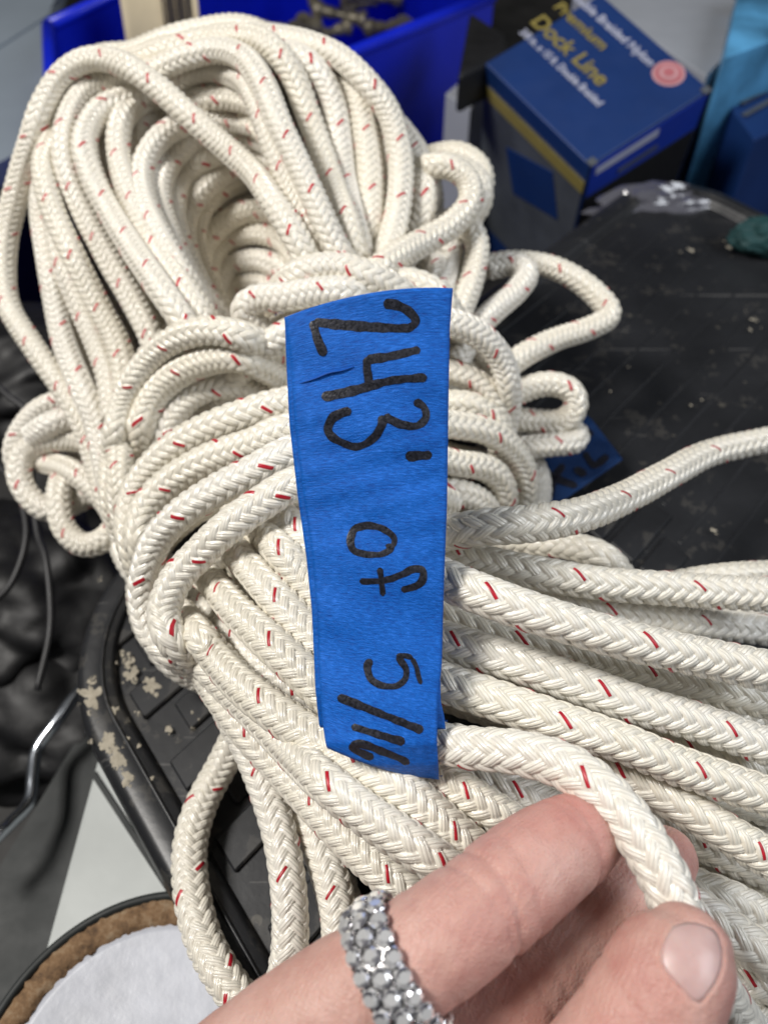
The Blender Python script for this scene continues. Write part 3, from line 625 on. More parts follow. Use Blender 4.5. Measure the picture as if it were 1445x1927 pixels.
for it in range(90):
    pi = ray[I_] * dep[I_, None]; pj = ray[J_] * dep[J_, None]
    df = pj - pi; dz = np.abs(dep[I_] - dep[J_]); dist2 = (df ** 2).sum(1)
    lat2 = np.maximum(dist2 - dz ** 2, 0); need = np.sqrt(np.maximum(DM ** 2 - lat2, 0))
    sdz = (dep[I_] - dep[J_]) * sgn
    gap = np.clip(need - sdz, 0, None); act = (gap > 0) & (np.abs(dep[I_] - dep[J_]) < 40)
    g = np.clip(gap, 0, 4.0) * act * 0.22
    wi = np.where(fill_pt[I_] & ~fill_pt[J_], 1.8, np.where(fill_pt[J_] & ~fill_pt[I_], 0.2, 1.0)); wj = 2.0 - wi
    mv = np.zeros(len(A_)); cnt = np.full(len(A_), 1e-6)
    np.add.at(mv, I_, sgn * g * wi); np.add.at(mv, J_, -sgn * g * wj); np.add.at(cnt, I_, act * (gap > 0.2)); np.add.at(cnt, J_, act * (gap > 0.2))
    mv /= np.sqrt(np.maximum(cnt, 1.0)); mv[fixed_pt] *= 0.05
    dep += np.clip(mv, -1.5, 1.5)
    u = dep - d0; l = np.roll(u, 1); r = np.roll(u, -1); l[starts] = u[starts]; r[ends] = u[ends]
    u = u + 0.45 * ((l + r) / 2 - u); dep = np.minimum(d0 + u, lid_max)
for k in range(3):
    l = np.roll(dep, 1); r = np.roll(dep, -1); l[starts] = dep[starts]; r[ends] = dep[ends]; dep = dep + 0.4 * ((l + r) / 2 - dep)
A_[:, 2] = dep

def braid_h(a, b):
    p = a - b; q = a + b; ip = np.floor(p); iq = np.floor(q)
    xs = np.mod(q + ip + 1.0, 4.0) - 2.0; xz = np.mod(p + iq - 1.0, 4.0) - 2.0
    pr = lambda f, x: 0.35 - 0.55 * np.abs(2 * f - 1) ** 3.4 * (0.50 / 0.55) - 0.36 * np.abs(x) ** 2.6
    return np.maximum(pr(p - ip, xs), pr(q - iq, xz))
hank_base = G(620, 1150, 0)
HANK = empty('rope_hank', hank_base, 'thick hank of cream white braided rope flecked with red, heaped on black lid', 'rope')
R0 = ROPE_D / 2 - 0.36
def build_turn(nm, path):
    fill = nm in FILL
    PICK = ROPE_D * (0.43 if nm[0] == 'F' else 0.34 if nm[0] in 'Bs' or nm in ('LL', 'W5', 'W6', 'W3', 'W4') else 0.30)
    M = 40 if fill else 88; step = PICK / (5 if fill else 11); RS = R0 * RNG.uniform(0.965, 1.025)
    pts = resample(catmull(PA(path), 6), step)
    if len(pts) < 8: return
    t, N, B = frames(pts); n = len(pts)
    b0 = RNG.uniform(0, 8); ds = np.linalg.norm(pts[1] - pts[0]); sarc = np.arange(n) * ds; b = b0 + np.concatenate([[0], np.cumsum((1 + 0.10 * np.sin(sarc / 9.0 + RNG.uniform(0, 6)) + 0.06 * np.sin(sarc / 3.7 + RNG.uniform(0, 6)))[1:] * ds / PICK)])
    a = np.arange(M) * (8.0 / M); th = a * 2 * math.pi / 8
    # small natural irregularities of a hand-coiled rope
    flat = 0.055 * np.sin(np.arange(n) * step / 19.0 + RNG.uniform(0, 6))[:, None] * np.cos(2 * th + RNG.uniform(0, 6))[None]
    wob = 0.10 * np.sin(b[:, None] * 0.9 + th[None] * 2) * RNG.uniform(0.2, 1)
    r = RS * (1 + flat) + wob * 0.4 + braid_h(a[None], b[:, None]) * 1.12
    ring = np.cos(th)[None, :, None] * N[:, None] + np.sin(th)[None, :, None] * B[:, None]
    V = (pts[:, None] + ring * r[:, :, None]).reshape(-1, 3)
    V = np.vstack([V, pts[0], pts[-1]])
    ii, kk = np.meshgrid(np.arange(n - 1), np.arange(M), indexing='ij'); k2 = (kk + 1) % M
    quads = np.stack([ii * M + kk, ii * M + k2, (ii + 1) * M + k2, (ii + 1) * M + kk], -1).reshape(-1, 4)
    cap0 = np.stack([np.full(M, n * M), (np.arange(M) + 1) % M, np.arange(M)], 1)
    cap1 = np.stack([np.full(M, n * M + 1), (n - 1) * M + np.arange(M), (n - 1) * M + (np.arange(M) + 1) % M], 1)
    lv = np.concatenate([quads.ravel(), cap0.ravel(), cap1.ravel()]).astype(np.int32)
    nq = len(quads); tot = np.concatenate([np.full(nq, 4), np.full(2 * M, 3)]).astype(np.int32)
    st = np.concatenate([[0], np.cumsum(tot)[:-1]]).astype(np.int32)
    me = bpy.data.meshes.new('rope_turn')
    me.vertices.add(len(V)); me.vertices.foreach_set('co', ((V - hank_base) * MM).astype(np.float32).ravel())
    me.loops.add(len(lv)); me.loops.foreach_set('vertex_index', lv)
    me.polygons.add(len(tot)); me.polygons.foreach_set('loop_start', st); me.polygons.foreach_set('loop_total', tot)
    me.polygons.foreach_set('use_smooth', np.ones(len(tot), bool))
    uvl = me.uv_layers.new(name='UVMap')
    u = np.stack([kk / M, (kk + 1) / M, (kk + 1) / M, kk / M], -1).reshape(-1, 4); v = np.stack([b[ii], b[ii], b[ii + 1], b[ii + 1]], -1).reshape(-1, 4)
    uvq = np.stack([u, v], -1).reshape(-1, 2); uvc = np.zeros((6 * M, 2))
    uvl.data.foreach_set('uv', np.vstack([uvq, uvc]).astype(np.float32).ravel())
    me.update(); me.validate()
    o = link_mesh('rope_turn', me, M_ROPE, HANK)
    lab = {'F6': 'turn of rope pinched between thumb and finger', 'LL': 'loose bight hanging down over the lid edge', 'r1': 'slack outer loop arching over the coil', 'L3': 'loose loop sticking out towards the far side', 'F1': 'single rope end trailing away across the lid'}.get(nm)
    if lab: o['label'] = lab
    # the red tracer yarn: one yarn of one carrier, visible on each float
    tv, tf = [], []; TW = 0.20 if nm[0] in 'FBs' else 0.27
    pc = (0.5, 1 / 6.0)[0]
    q0 = 2 * b[0] + pc; q1 = 2 * b[-1] + pc
    m0 = int(math.ceil(q0 / 4)); m1 = int(q1 / 4)
    for m in range(m0, m1 + 1):
        qq = np.linspace(4 * m + 0.22, 4 * m + 1.78, 9)
        if (qq[0] - pc) / 2 < b[0] or (qq[-1] - pc) / 2 > b[-1]: continue
        base = len(tv)
        for q in qq:
            for oi, (off, lift) in enumerate(((-TW, -0.10), (-TW * 0.55, 0.04), (0.0, 0.08), (TW * 0.55, 0.04), (TW, -0.10))):
                p = pc + off; aa = (p + q) / 2; bb = (q - p) / 2
                f = float(np.interp(bb, b, np.arange(n))); i0 = int(np.clip(math.floor(f), 0, n - 2)); w = f - i0
                ctr = pts[i0] * (1 - w) + pts[i0 + 1] * w; nn = N[i0] * (1 - w) + N[i0 + 1] * w; bbv = B[i0] * (1 - w) + B[i0 + 1] * w
                ang = aa * 2 * math.pi / 8
                fk = np.interp((aa % 8.0), np.append(a, 8.0), np.append(RS * (1 + flat[i0]) + wob[i0] * 0.4, RS * (1 + flat[i0, 0]) + wob[i0, 0] * 0.4))
                rr = fk + 1.12 * (0.35 - 0.36 * abs(q - 4 * m - 1) ** 2.6) + lift
                tv.append(ctr + (math.cos(ang) * nn + math.sin(ang) * bbv) * rr)
        for x in range(8):
            for y in range(4):
                tf.append((base + x * 5 + y, base + x * 5 + y + 1, base + (x + 1) * 5 + y + 1, base + (x + 1) * 5 + y))
    if tv and not fill:
        me2 = bpy.data.meshes.new('tracer_yarn'); me2.from_pydata(((np.array(tv) - hank_base) * MM).tolist(), [], tf)
        me2.polygons.foreach_set('use_smooth', [True] * len(tf)); link_mesh('tracer_yarn', me2, M_RED, o)
p0 = 0
for nm in names:
    L = len(paths[nm]); build_turn(nm, A_[p0:p0 + L]); p0 += L

# ================================================================== BLUE TAPE LABEL
def tape_material(name, col, dark):
    n = NT(name); o = n.coord('UV')
    st = n.noise(n.mapping(o, (16, 260, 1)), 1.0, 6, 0.65)        # crepe ridges run across the tape
    fine = n.noise(n.mapping(o, (60, 520, 1)), 1.0, 3, 0.6)
    blot = n.noise(n.mapping(o, (3, 12, 1)), 1.0, 4)
    f = n.math('ADD', n.math('MULTIPLY', st, 0.75), n.math('MULTIPLY', blot, 0.25))
    n.set(Base_Color=n.ramp(f, [(0.34, dark), (0.52, col), (0.68, tuple(min(1, c * 1.45 + 0.025) for c in col))]),
          Roughness=n.math('MULTIPLY_ADD', fine, 0.35, 0.34), Specular_IOR_Level=0.28)
    n.bump(n.math('ADD', st, n.math('MULTIPLY', fine, 0.7)), 0.9, 0.0002)
    return n.m
M_TAPE = tape_material('blue masking tape', (0.0005, 0.115, 0.52), (0.0005, 0.055, 0.32))
M_TAPED = tape_material('blue masking tape reverse', (0.004, 0.075, 0.36), (0.002, 0.04, 0.26))
def ink_material():
    n = NT('black marker ink'); f = n.noise(n.coord(), 1800.0, 4)
    n.set(Base_Color=n.ramp(f, [(0.35, (0.006, 0.006, 0.008)), (0.8, (0.022, 0.024, 0.04))]), Roughness=n.math('MULTIPLY_ADD', f, 0.5, 0.12), Specular_IOR_Level=0.6)
    n.bump(f, 0.8, 0.00012); return n.m
M_INK = ink_material()
TL = [(535,597),(547,680),(555,800),(571,930),(588,1050),(597,1150),(603,1300),(608,1366),(613,1400),(622,1420)]
TR = [(852,542),(846,620),(843,800),(841,950),(835,1100),(831,1250),(823,1330),(822,1400),(826,1467),(828,1490)]
TDY = [540, 800, 1000, 1200, 1350, 1400, 1440, 1490]
TDD = [139.0, 141.5, 143.0, 143.5, 142.2, 141.2, 143.2, 150.0]
def t_edge(tab, y): return float(np.interp(y, [p[1] for p in tab], [p[0] for p in tab]))
def tape_d(x, y):
    xl, xr = t_edge(TL, y), t_edge(TR, y); u = (x - xl) / (xr - xl)
    d = float(np.interp(y, TDY, TDD))
    d += 1.1 * (abs(u - 0.5) * 2) ** 2.6                      # gentle crown across the width
    d += 0.35 * math.sin(y / 47.0 + u * 2.0) * (0.4 + 0.6 * u) + 0.22 * math.sin(y / 21.0 - u * 4) + 0.10 * math.sin(y / 8.0 + u * 9) * max(0.0, math.sin(y / 130.0 + 1))
    return d
TAPE = empty('tape_label', P(720, 1000, tape_d(720, 1000)), 'bright blue masking tape flag hand lettered 243 of 5/16 folded round the rope', 'tape')
def sheet(name, left, right, top_bow, bot_fn, dfun, thick, material, nu=36, nv=150, parent=TAPE):
    V, uv = [], []
    for j in range(nv + 1):
        v = j / nv
        for i in range(nu + 1):
            u = i / nu
            yl = left[0][1] + v * (left[-1][1] - left[0][1]); yr = right[0][1] + v * (right[-1][1] - right[0][1])
            xl, xr = t_edge(left, yl), t_edge(right, yr)
            x = xl + (xr - xl) * u; y = yl + (yr - yl) * u - top_bow * 4 * u * (1 - u) * (1 - v) ** 3 + bot_fn(u) * v ** 6
            V.append(P(x, y, dfun(x, y))); uv.append((u, v))
    V = np.array(V); n1 = nu + 1
    Fq = [(j * n1 + i, j * n1 + i + 1, (j + 1) * n1 + i + 1, (j + 1) * n1 + i) for j in range(nv) for i in range(nu)]
    o = from_np(name, V, [f[::-1] for f in Fq], material, parent, True)
    me = o.data; ul = me.uv_layers.new(name='UVMap')
    vi = np.zeros(len(me.loops), np.int32); me.loops.foreach_get('vertex_index', vi); ul.data.foreach_set('uv', np.array(uv, np.float32)[vi].ravel())
    sm = o.modifiers.new('thickness', 'SOLIDIFY'); sm.thickness = thick * MM; sm.offset = 1.0
    return o
cut = np.random.default_rng(3)
def front_d(x, y): return tape_d(x, y)
sheet('tape_front', TL[:9] + [(616, 1408)], TR[:9], 18, lambda u: 10 * math.sin(u * 3.14) , front_d, 0.10, M_TAPE)
BL = [(536,600),(539,680),(545,800),(560,930),(577,1050),(587,1150),(594,1300),(601,1366),(603,1369)]
BR = [(846,548),(843,620),(841,800),(838,950),(832,1100),(828,1250),(829,1320),(836,1350),(838,1372)]
sheet('tape_back', BL, BR, 16, lambda u: 0, lambda x, y: tape_d(x, y) + 0.35 + 3.0 * max(0, (y - 1290) / 80.0) ** 2, 0.10, M_TAPE)
# the reverse layer that passes behind the rope and meets the fold below it
FLx = [(640,1395),(655,1425),(668,1440)]; FRx = [(842,1355),(843,1420),(832,1462)]
sheet('tape_fold', FLx, FRx, 0, lambda u: 0, lambda x, y: 154.2 - 5.5 * max(0, (y - 1415) / 55.0) ** 2, 0.10, M_TAPED, 20, 30)

def smooth2(pl, n=10): return catmull(pl, n)
def stroke(name, pl, width_px, dfun, parent, material=M_INK, lift=0.10, wvar=0.2):
    """a marker stroke: a thin domed ribbon lying on the tape"""
    c = smooth2(pl, 10) if len(pl) > 2 else np.linspace(pl[0], pl[1], 14)
    seg = np.concatenate([[0], np.cumsum(np.linalg.norm(np.diff(c, axis=0), axis=1))]); n = max(6, int(seg[-1] / 4)); q = np.linspace(0, seg[-1], n)
    c = np.stack([np.interp(q, seg, c[:, k]) for k in range(2)], 1)
    t = np.gradient(c, axis=0); t /= np.linalg.norm(t, axis=1)[:, None] + 1e-9; nrm = np.stack([-t[:, 1], t[:, 0]], 1)
    ph = RNG.uniform(0, 6, 4)
    w = width_px / 2 * (1 + wvar * 0.6 * np.sin(q / 33 + ph[0]) + wvar * 0.3 * np.sin(q / 7.0 + ph[1]))
    wl = w * (1 + 0.05 * np.sin(q / 4.1 + ph[2])); wr = w * (1 + 0.05 * np.sin(q / 3.7 + ph[3]))
    # round the ends
    cap = width_px * 0.42
    e = np.minimum(q, seg[-1] - q); k = np.sqrt(np.clip(1 - (1 - np.clip(e / cap, 0, 1)) ** 2, 0.10, 1))
    V, Fc = [], []
    for i in range(n):
        for s, hz in ((1, 0), (0.55, 1), (0, 1), (-0.55, 1), (-1, 0)):
            ww = (wl if s > 0 else wr)[i] * k[i]; x, y = c[i] + nrm[i] * ww * s
            V.append(P(x, y, dfun(x, y) - lift - 0.03 * hz))
    for i in range(n - 1):
        for s in range(4): Fc.append((i * 5 + s, i * 5 + s + 1, (i + 1) * 5 + s + 1, (i + 1) * 5 + s))
    return from_np(name, V, Fc, material, parent, True)
def c1(pl): return np.array([(500 + x / 3.6125, 520 + y / 3.6125) for x, y in pl])
def c2(pl): return np.array([(550 + x / 3.637, 950 + y / 3.637) for x, y in pl])
W_ = 19
LET = {
 'digit_two': [(c1([(800,185),(880,192),(970,235),(1020,300),(990,340),(930,352),(700,342),(480,325),(325,308)]), 19), (c1([(318,300),(350,420),(400,540)]), 17)],
 'digit_four': [(c1([(1050,495),(850,542),(720,560),(682,560)]), 19), (c1([(686,550),(690,640),(704,730)]), 15), (c1([(1095,685),(850,708),(600,775),(380,822)]), 18)],
 'digit_three': [(c1([(1010,845),(1075,890),(1088,960),(1030,1015),(930,1008),(850,975),(805,945)]), 17), (c1([(800,945),(780,1030),(720,1110),(620,1158),(520,1130),(440,1080),(425,1020),(470,950),(580,908)]), 17)],
 'foot_mark': [(c1([(950,1225),(1130,1213)]), 20)],
 'letter_o': [(c2([(690,290),(695,225),(620,165),(520,142),(430,165),(400,230),(410,300),(480,335),(600,340),(680,300),(640,275)]), 14)],
 'letter_f': [(c2([(460,525),(620,520),(740,482),(830,440),(890,450),(893,510),(850,555),(745,585)]), 14), (c2([(598,430),(612,540),(620,625)]), 12)],
 'digit_five': [(c2([(545,1062),(515,1100),(530,1180),(590,1230),(690,1245),(760,1210),(782,1140),(750,1080),(718,1035)]), 14), (c2([(712,1035),(780,1035),(825,1050)]), 13), (c2([(815,1050),(845,1100),(860,1160),(880,1230)]), 9)],
 'slash': [(c2([(310,1315),(600,1430),(895,1548)]), 17)],
 'digit_one': [(c2([(405,1517),(600,1578),(770,1628)]), 16)],
 'digit_six': [(c2([(395,1655),(480,1640),(620,1692),(740,1740),(800,1775)]), 16), (c2([(390,1645),(450,1690),(555,1735)]), 14)],
}
for nm, sts in LET.items():
    for k, (pl, w) in enumerate(sts):
        stroke('marker_stroke' if k else nm, pl, w * 0.95, tape_d, TAPE, lift=0.15 + 0.02 * k)
# pinched crease standing up from the tape
def ridge(name, pl, wpx, hgt, dfun, parent, material):
    c = smooth2(pl, 8); t = np.gradient(c, axis=0); t /= np.linalg.norm(t, axis=1)[:, None]; nrm = np.stack([-t[:, 1], t[:, 0]], 1); V, Fc = [], []
    for i in range(len(c)):
        k = math.sin(math.pi * (i + 0.5) / len(c)) ** 0.6
        for s, hz in ((1, 0), (0.2, 1), (-0.3, 0.7), (-1, 0)):
            x, y = c[i] + nrm[i] * s * wpx * k; V.append(P(x, y, dfun(x, y) - 0.11 - hz * hgt * k))
    for i in range(len(c) - 1):
        for s in range(3): Fc.append((i * 4 + s, i * 4 + s + 1, (i + 1) * 4 + s + 1, (i + 1) * 4 + s))
    return from_np(name, V, Fc, material, parent, True)
ridge('crease', c1([(230,728),(330,695),(430,655),(520,638),(600,612)]), 3.2, 0.55, tape_d, TAPE, M_TAPED)
# second tape flag behind the hank
def tape2_d(x, y): return lid_depth(x, y, 5.0)
TAPE2 = empty('tape_label', G(1080, 880, 5), 'blue tape flag with shade in its colour lying behind the hank on the lid', 'tape')
sheet('tape_sheet', [(1095,775),(1010,850),(985,955)], [(1112,788),(1172,865),(1060,942)], 0, lambda u: 0, tape2_d, 0.1, tape_material('shade-darkened blue tape', (0.003, 0.03, 0.12), (0.002, 0.018, 0.08)), 20, 30, TAPE2)  # tape colour darkened to stand for the shade behind the hank
def d3(pl): return np.array([(960 + x / 5.16, 680 + y / 5.16) for x, y in pl])
for pl in ([(640,600),(760,680),(800,720)], [(720,880),(800,1000),(860,990),(950,910)], [(620,1040),(740,1100)], [(290,1050),(480,1150),(650,1210)], [(520,1000),(420,1150),(380,1330)]):
    stroke('marker_stroke', d3(pl), 13, tape2_d, TAPE2, lift=0.5)

# ================================================================== HAND
def skin_material():
    n = NT('skin'); o = n.coord('Object')
    m1 = n.noise(o, 70.0, 5, 0.6); m2 = n.noise(o, 420.0, 4)
    f = n.math('MULTIPLY_ADD', m2, 0.25, n.math('MULTIPLY', m1, 0.8))
    red = n.noise(o, 28.0, 3, 0.5)
    n.set(Base_Color=n.mix(n.math('MULTIPLY', n.math('GREATER_THAN', red, -1.0), n.math('MULTIPLY', n.math('POWER', red, 3.0), 1.3)), n.ramp(f, [(0.32, (0.46, 0.235, 0.20)), (0.52, (0.57, 0.355, 0.30)), (0.74, (0.66, 0.46, 0.40))]), (0.60, 0.20, 0.175)),
          Roughness=n.math('MULTIPLY_ADD', m2, 0.2, 0.40), Specular_IOR_Level=0.42, Subsurface_Weight=0.35, Subsurface_Scale=0.0022)
    n.b.inputs['Subsurface Radius'].default_value = (1.0, 0.36, 0.22)
    v = n.node('ShaderNodeTexVoronoi', feature='DISTANCE_TO_EDGE'); v.inputs['Scale'].default_value = 1500.0; n.t.links.new(n.mapping(o, (1, 1, 1)), v.inputs['Vector'])
    wv = n.node('ShaderNodeTexWave'); wv.inputs['Scale'].default_value = 330.0; wv.inputs['Distortion'].default_value = 6.0; wv.inputs['Detail'].default_value = 2.0
    n.t.links.new(n.mapping(o, (1, 1, 1), (0.3, 0.5, 0.7)), wv.inputs['Vector'])
    h = n.math('ADD', n.math('MULTIPLY', v.outputs['Distance'], 0.8), n.math('ADD', n.math('MULTIPLY', wv.outputs['Fac'], 0.16), n.math('MULTIPLY', m2, 0.7)))
    n.bump(h, 0.75, 0.0003); return n.m
M_SKIN = skin_material()
FING = {   # (photo x, photo y, depth mm, radius mm)
 'index':  [(430,2060,124,11.0),(560,1955,121,10.2),(660,1880,118.5,9.3),(745,1824,118,8.55),(830,1768,119,8.5),(905,1712,121.5,8.25),(965,1662,124.5,8.35),(1030,1612,129,8.15),(1088,1575,133.5,7.3),(1125,1552,136.5,5.8)],
 'middle': [(640,2110,132,10.5),(800,1985,129,9.6),(930,1885,130,8.9),(1030,1800,133,8.5),(1110,1735,137,8.4),(1180,1675,142,8.1),(1232,1632,146,7.3),(1262,1608,148.5,5.6)],
 'ring':   [(760,2150,140,10.0),(900,2030,138,9.0),(1010,1935,139,8.4),(1100,1850,143,8.0),(1180,1780,148,7.4),(1220,1750,151,5.6)],
 'thumb':  [(960,2280,120,12.0),(1100,2100,114,10.6),(1175,1985,112,9.6),(1222,1900,112.5,9.0),(1262,1832,113.5,8.7),(1290,1785,114.8,7.7),(1302,1760,115.6,5.9)],
 'palm':   [(300,2230,136,14.0),(480,2200,136,16.0),(640,2230,137,17.0),(820,2280,136,17.0),(1000,2330,130,14.0)],
}
bm_pts = []; hv, hf = [], []; axes = {}
for nm, pl in FING.items():
    c = catmull(pl, 10); w = PA(c[:, :3]); r = c[:, 3]
    # hemispherical closing at both ends
    tdir = w[-1] - w[-2]; tdir /= np.linalg.norm(tdir); re = r[-1]
    ext = [(w[-1] + tdir * re * 0.62 * math.sin(a_), re * math.cos(a_)) for a_ in np.linspace(0.2, 1.5, 7)]
    w = np.vstack([w, [e_[0] for e_ in ext]]); r = np.concatenate([r, [e_[1] for e_ in ext]])
    axes[nm] = (w, r)
    V, Fc = tube_mesh(w, r, 28); o_ = len(hv)
    hv += list(V); hf += [tuple(k + o_ for k in f) for f in Fc]
hand_base = P(900, 1900, 125)
tmp = bpy.data.meshes.new('hand'); tmp.from_pydata(((np.array(hv) - hand_base) * MM).tolist(), [], hf); tmp.update()
ho = bpy.data.objects.new('hand', tmp); C.objects.link(ho)
rm = ho.modifiers.new('r', 'REMESH'); rm.mode = 'VOXEL'; rm.voxel_size = 0.0006; rm.use_smooth_shade = True
sm = ho.modifiers.new('s', 'SMOOTH'); sm.factor = 0.5; sm.iterations = 14
dg = bpy.context.evaluated_depsgraph_get(); hm = bpy.data.meshes.new_from_object(ho.evaluated_get(dg))
ho.modifiers.clear(); ho.data = hm; hm.name = 'hand'; hm.materials.clear(); hm.materials.append(M_SKIN)
ho.location = Vector(hand_base) * MM
nv = len(hm.vertices); co = np.zeros(nv * 3, np.float32); hm.vertices.foreach_get('co', co); co = co.reshape(-1, 3) / MM + hand_base
no = np.zeros(nv * 3, np.float32); hm.vertices.foreach_get('normal', no); no = no.reshape(-1, 3)
# knuckle creases and soft pads
def crease(nm, px, py, depth_mm, width_mm, slant=0.0, bow=0.0):
    global co
    w, r = axes[nm]; d_ = np.hypot(*( (np.stack([ (w @ np.eye(3))[:, 0], w[:, 1] ], 1) - P(px, py, 120)[None, :2]).T))
    q = np.array([P(px, py, 118)]); k = int(np.argmin([np.linalg.norm(np.cross(x - CAMLOC, (q[0] - CAMLOC) / np.linalg.norm(q[0] - CAMLOC))) for x in w])); k = min(max(k, 1), len(w) - 2)
    t = w[k + 1] - w[k - 1]; t /= np.linalg.norm(t); ctr = w[k]
    side = np.cross(t, CAMLOC - ctr); side /= np.linalg.norm(side)
    rel = co - ctr; s_ = rel @ side; x = rel @ t + slant * s_ + bow * s_ ** 2 / 8.0
    rad = np.linalg.norm(rel - np.outer(rel @ t, t), axis=1)
    amt = depth_mm * np.exp(-(x / width_mm) ** 2) * (rad < r[k] * 1.35)
    co = co - no * amt[:, None] * 0.8
crease('index', 925, 1690, 0.50, 0.55, 0.15, 0.15); crease('index', 905, 1712, 0.40, 0.45, -0.05, 0.1); crease('index', 960, 1662, 0.22, 0.5, 0.2)
crease('index', 1068, 1585, 0.28, 0.6, 0.1); crease('index', 1055, 1594, 0.18, 0.4, -0.1); crease('index', 810, 1780, 0.22, 0.9, 0.1)
crease('middle', 985, 1838, 0.30, 0.6); crease('middle', 1010, 1815, 0.25, 0.5); crease('middle', 1195, 1660, 0.25, 0.6)
crease('thumb', 1225, 1898, 0.25, 0.7, 0.2); crease('thumb', 1210, 1920, 0.22, 0.6, -0.1); crease('thumb', 1238, 1880, 0.15, 0.5)
ph = np.sin(co[:, 0] * 0.9 + 1.3) * np.sin(co[:, 1] * 0.8 + 0.4) * np.sin(co[:, 2] * 0.7 + 2.0)
co = co + no * (0.10 * ph)[:, None]
hm.vertices.foreach_set('co', ((co - hand_base) * MM).astype(np.float32).ravel()); hm.update()
hm.polygons.foreach_set('use_smooth', [True] * len(hm.polygons))
HAND = tag(ho, 'bare hand pinching the rope between thumb and fingers, crystal ring worn', 'hand')
# thumbnail: a curved plate resting on the thumb
bvh = BVHTree.FromPolygons([Vector(v) for v in co], [tuple(p.vertices) for p in hm.polygons])
def hit(px, py):
    d = Vector(P(px, py, 100) - CAMLOC).normalized(); h = bvh.ray_cast(Vector(CAMLOC), d)
    return h[0], h[1]
NAIL = [(1266,1744),(1250,1772),(1243,1800),(1252,1826),(1280,1858),(1312,1888),(1334,1868),(1352,1838),(1359,1806),(1356,1774),(1342,1750),(1312,1738),(1288,1737)]
def nail_material():
    n = NT('thumbnail'); o = n.coord('Object'); f = n.noise(n.mapping(o, (1, 1, 1)), 260.0, 4)
    n.set(Base_Color=n.ramp(f, [(0.3, (0.54, 0.35, 0.33)), (0.7, (0.62, 0.43, 0.40))]), Roughness=n.math('MULTIPLY_ADD', f, 0.3, 0.2), Specular_IOR_Level=0.6, Subsurface_Weight=0.2, Subsurface_Scale=0.001)
    n.bump(n.noise(o, 900.0, 4), 0.15, 0.0001); return n.m
nc = np.array(NAIL).mean(0); outl = catmull(np.vstack([NAIL, NAIL[0]]), 5)[:-1]; no_, rings = len(outl), 9
V, Fc = [], []
h0 = hit(*nc); vn = Vector(h0[1]) if h0[0] else Vector((0, -0.5, 0.8))
for k in range(rings + 1):
    s_ = 1 - (k / rings)
    for q in outl:
        px, py = nc + (q - nc) * s_; hh = hit(px, py)
        pt = hh[0] if hh[0] is not None else Vector(P(px, py, 108)); nn = hh[1] if hh[0] is not None else vn
        edge = 1 - s_
        V.append(np.array(pt + (nn * 0.5 + vn * 0.5) * (0.02 + 0.16 * min(1, edge * 6) ** 0.5)))
for k in range(rings):
    for i in range(no_): Fc.append((k * no_ + i, k * no_ + (i + 1) % no_, (k + 1) * no_ + (i + 1) % no_, (k + 1) * no_ + i))
# the nail bed: skin sinks under the plate so that the flesh folds up round it
cc = (co - CAMLOC) @ ROT; pxy = np.stack([CX - cc[:, 0] / cc[:, 2] * F, CY + cc[:, 1] / cc[:, 2] * F], 1)
ins = np.zeros(len(co), bool); near = np.linalg.norm(co - np.array(h0[0]), axis=1) < 12
for q0, q1 in zip(outl, np.roll(outl, -1, 0)):
    cr = (q0[1] > pxy[:, 1]) != (q1[1] > pxy[:, 1])
    xi = q0[0] + (pxy[:, 1] - q0[1]) / (q1[1] - q0[1] + 1e-9) * (q1[0] - q0[0]); ins ^= cr & (pxy[:, 0] < xi)
dout = np.min(np.linalg.norm(pxy[:, None] - outl[None], axis=2), axis=1) if len(co) < 400000 else np.zeros(len(co))
front = near & ((no @ np.array(vn)) > 0.1)
fold = np.where(ins, -0.38 * np.clip(dout / 5.0, 0.25, 1), 0.20 * np.exp(-((dout - 7) / 6.0) ** 2) * (pxy[:, 1] > 1765))
co = co + no * (fold * front)[:, None]
hm.vertices.foreach_set('co', ((co - hand_base) * MM).astype(np.float32).ravel()); hm.update()
Vn = (np.array(V) - hand_base) * MM
# relax the plate so that it is smooth
Vg = Vn.reshape(rings + 1, no_, 3)
for it in range(6):
    Vs = Vg.copy(); Vs[1:-1] = 0.25 * (Vg[:-2] + Vg[2:] + np.roll(Vg, 1, 1)[1:-1] + np.roll(Vg, -1, 1)[1:-1]); Vg = Vs
Vg[-1] = Vg[-2].mean(0)
nm_ = bpy.data.meshes.new('thumbnail'); nm_.from_pydata(Vg.reshape(-1, 3).tolist(), [], Fc); nm_.polygons.foreach_set('use_smooth', [True] * len(Fc))
no2 = link_mesh('thumbnail', nm_, nail_material(), ho); tag(no2, 'short unpolished thumbnail with chipped edge')
sl = no2.modifiers.new('t', 'SOLIDIFY'); sl.thickness = 0.0003; sl.offset = -1

# ================================================================== CRYSTAL RING
M_SILVER = simple('silver', (0.42, 0.41, 0.41), 0.22, 1.0, 0.1, 400)
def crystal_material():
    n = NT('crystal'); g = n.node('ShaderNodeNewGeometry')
    n.set(Base_Color=n.ramp(g.outputs['Random Per Island'], [(0.0, (0.10, 0.10, 0.12)), (0.35, (0.35, 0.34, 0.37)), (0.6, (1.0, 1.0, 1.0))]), Roughness=0.05, Metallic=0.6, Coat_Weight=1.0, Coat_Roughness=0.02)  # random bright and dark facet colours imitate reflections in the stones
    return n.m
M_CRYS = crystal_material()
w, r = axes['index']; target = P(748, 1822, 118)
k = int(np.argmin(np.linalg.norm(w - target, axis=1))); rc = w[k]; rt = w[k + 2] - w[k - 2]; rt /= np.linalg.norm(rt)
e1 = np.cross(rt, CAMLOC - rc); e1 /= np.linalg.norm(e1); e2 = np.cross(e1, rt)
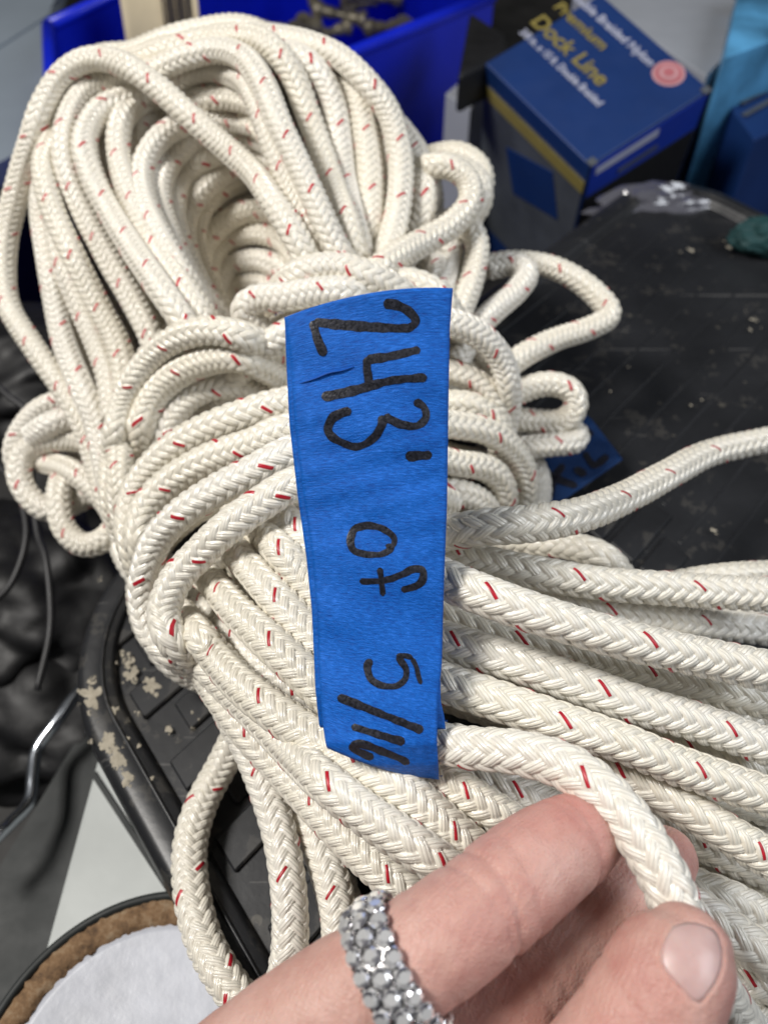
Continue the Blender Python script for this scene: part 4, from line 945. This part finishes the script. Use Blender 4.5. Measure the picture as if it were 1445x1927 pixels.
RR = r[k] + 0.15
RING = empty('crystal_ring', rc, 'silver finger ring set with rows of sparkling clear crystals', 'ring')
# band
V, Fc = [], []; NS = 72; prof = [(-3.5, 0.0), (-3.5, 0.9), (-2.0, 1.25), (0, 1.35), (2.0, 1.25), (3.5, 0.9), (3.5, 0.0)]
for i in range(NS):
    a_ = 2 * math.pi * i / NS; rad = math.cos(a_) * e1 + math.sin(a_) * e2
    for x, h_ in prof: V.append(rc + rt * x + rad * (RR + h_))
m_ = len(prof)
for i in range(NS):
    for j in range(m_): Fc.append((i * m_ + j, i * m_ + (j + 1) % m_, ((i + 1) % NS) * m_ + (j + 1) % m_, ((i + 1) % NS) * m_ + j))
from_np('band', V, Fc, M_SILVER, RING, True)
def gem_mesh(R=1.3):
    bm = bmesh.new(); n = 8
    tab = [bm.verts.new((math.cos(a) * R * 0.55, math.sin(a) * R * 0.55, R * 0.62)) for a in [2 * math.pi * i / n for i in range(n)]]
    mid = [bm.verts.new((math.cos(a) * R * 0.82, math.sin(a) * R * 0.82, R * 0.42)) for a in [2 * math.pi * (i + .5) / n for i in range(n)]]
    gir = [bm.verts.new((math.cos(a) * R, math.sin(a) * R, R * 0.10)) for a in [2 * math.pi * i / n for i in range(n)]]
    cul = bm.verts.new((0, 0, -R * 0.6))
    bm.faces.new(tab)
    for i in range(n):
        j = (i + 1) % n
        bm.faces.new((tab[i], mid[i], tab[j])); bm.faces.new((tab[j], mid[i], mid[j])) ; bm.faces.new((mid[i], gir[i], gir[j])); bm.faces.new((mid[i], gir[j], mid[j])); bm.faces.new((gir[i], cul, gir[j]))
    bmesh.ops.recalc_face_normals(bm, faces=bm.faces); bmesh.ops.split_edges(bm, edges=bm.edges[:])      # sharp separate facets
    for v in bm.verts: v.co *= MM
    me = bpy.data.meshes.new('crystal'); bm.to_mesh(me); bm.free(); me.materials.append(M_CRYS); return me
def bead_mesh(R):
    bm = bmesh.new(); bmesh.ops.create_icosphere(bm, subdivisions=2, radius=R * MM); me = bpy.data.meshes.new('prong'); bm.to_mesh(me); bm.free()
    me.materials.append(M_SILVER); me.polygons.foreach_set('use_smooth', [True] * len(me.polygons)); return me
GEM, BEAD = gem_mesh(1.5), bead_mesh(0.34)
NG = 22
def place(me, nm, ang, x, h_, tilt=0.0):
    rad = math.cos(ang) * e1 + math.sin(ang) * e2; tang = np.cross(rt, rad)
    zz = rad + rt * tilt; zz /= np.linalg.norm(zz); xx = np.cross(tang, zz)
    o = bpy.data.objects.new(nm, me); C.objects.link(o); o.parent = RING
    rot = Matrix((tuple(xx), tuple(tang), tuple(zz))).transposed().to_4x4()
    spin = Matrix.Rotation(RNG.uniform(0, 0.8), 4, 'Z') @ Matrix.Rotation(RNG.uniform(-0.3, 0.3), 4, 'X')
    o.matrix_local = Matrix.Translation(Vector((rt * x + rad * (RR + h_)) * MM)) @ rot @ spin
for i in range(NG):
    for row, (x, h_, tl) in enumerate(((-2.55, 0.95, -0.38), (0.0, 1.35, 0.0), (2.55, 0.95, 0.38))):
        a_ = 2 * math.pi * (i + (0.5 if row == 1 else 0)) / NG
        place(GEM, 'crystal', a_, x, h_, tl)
        for x2, s2 in ((x - 1.25, 0.5), (x + 1.25, 0.5)):
            if abs(x2) > 3.0: continue
            place(BEAD, 'prong', a_ + s2 * 2 * math.pi / NG, x2, h_ + 0.35)
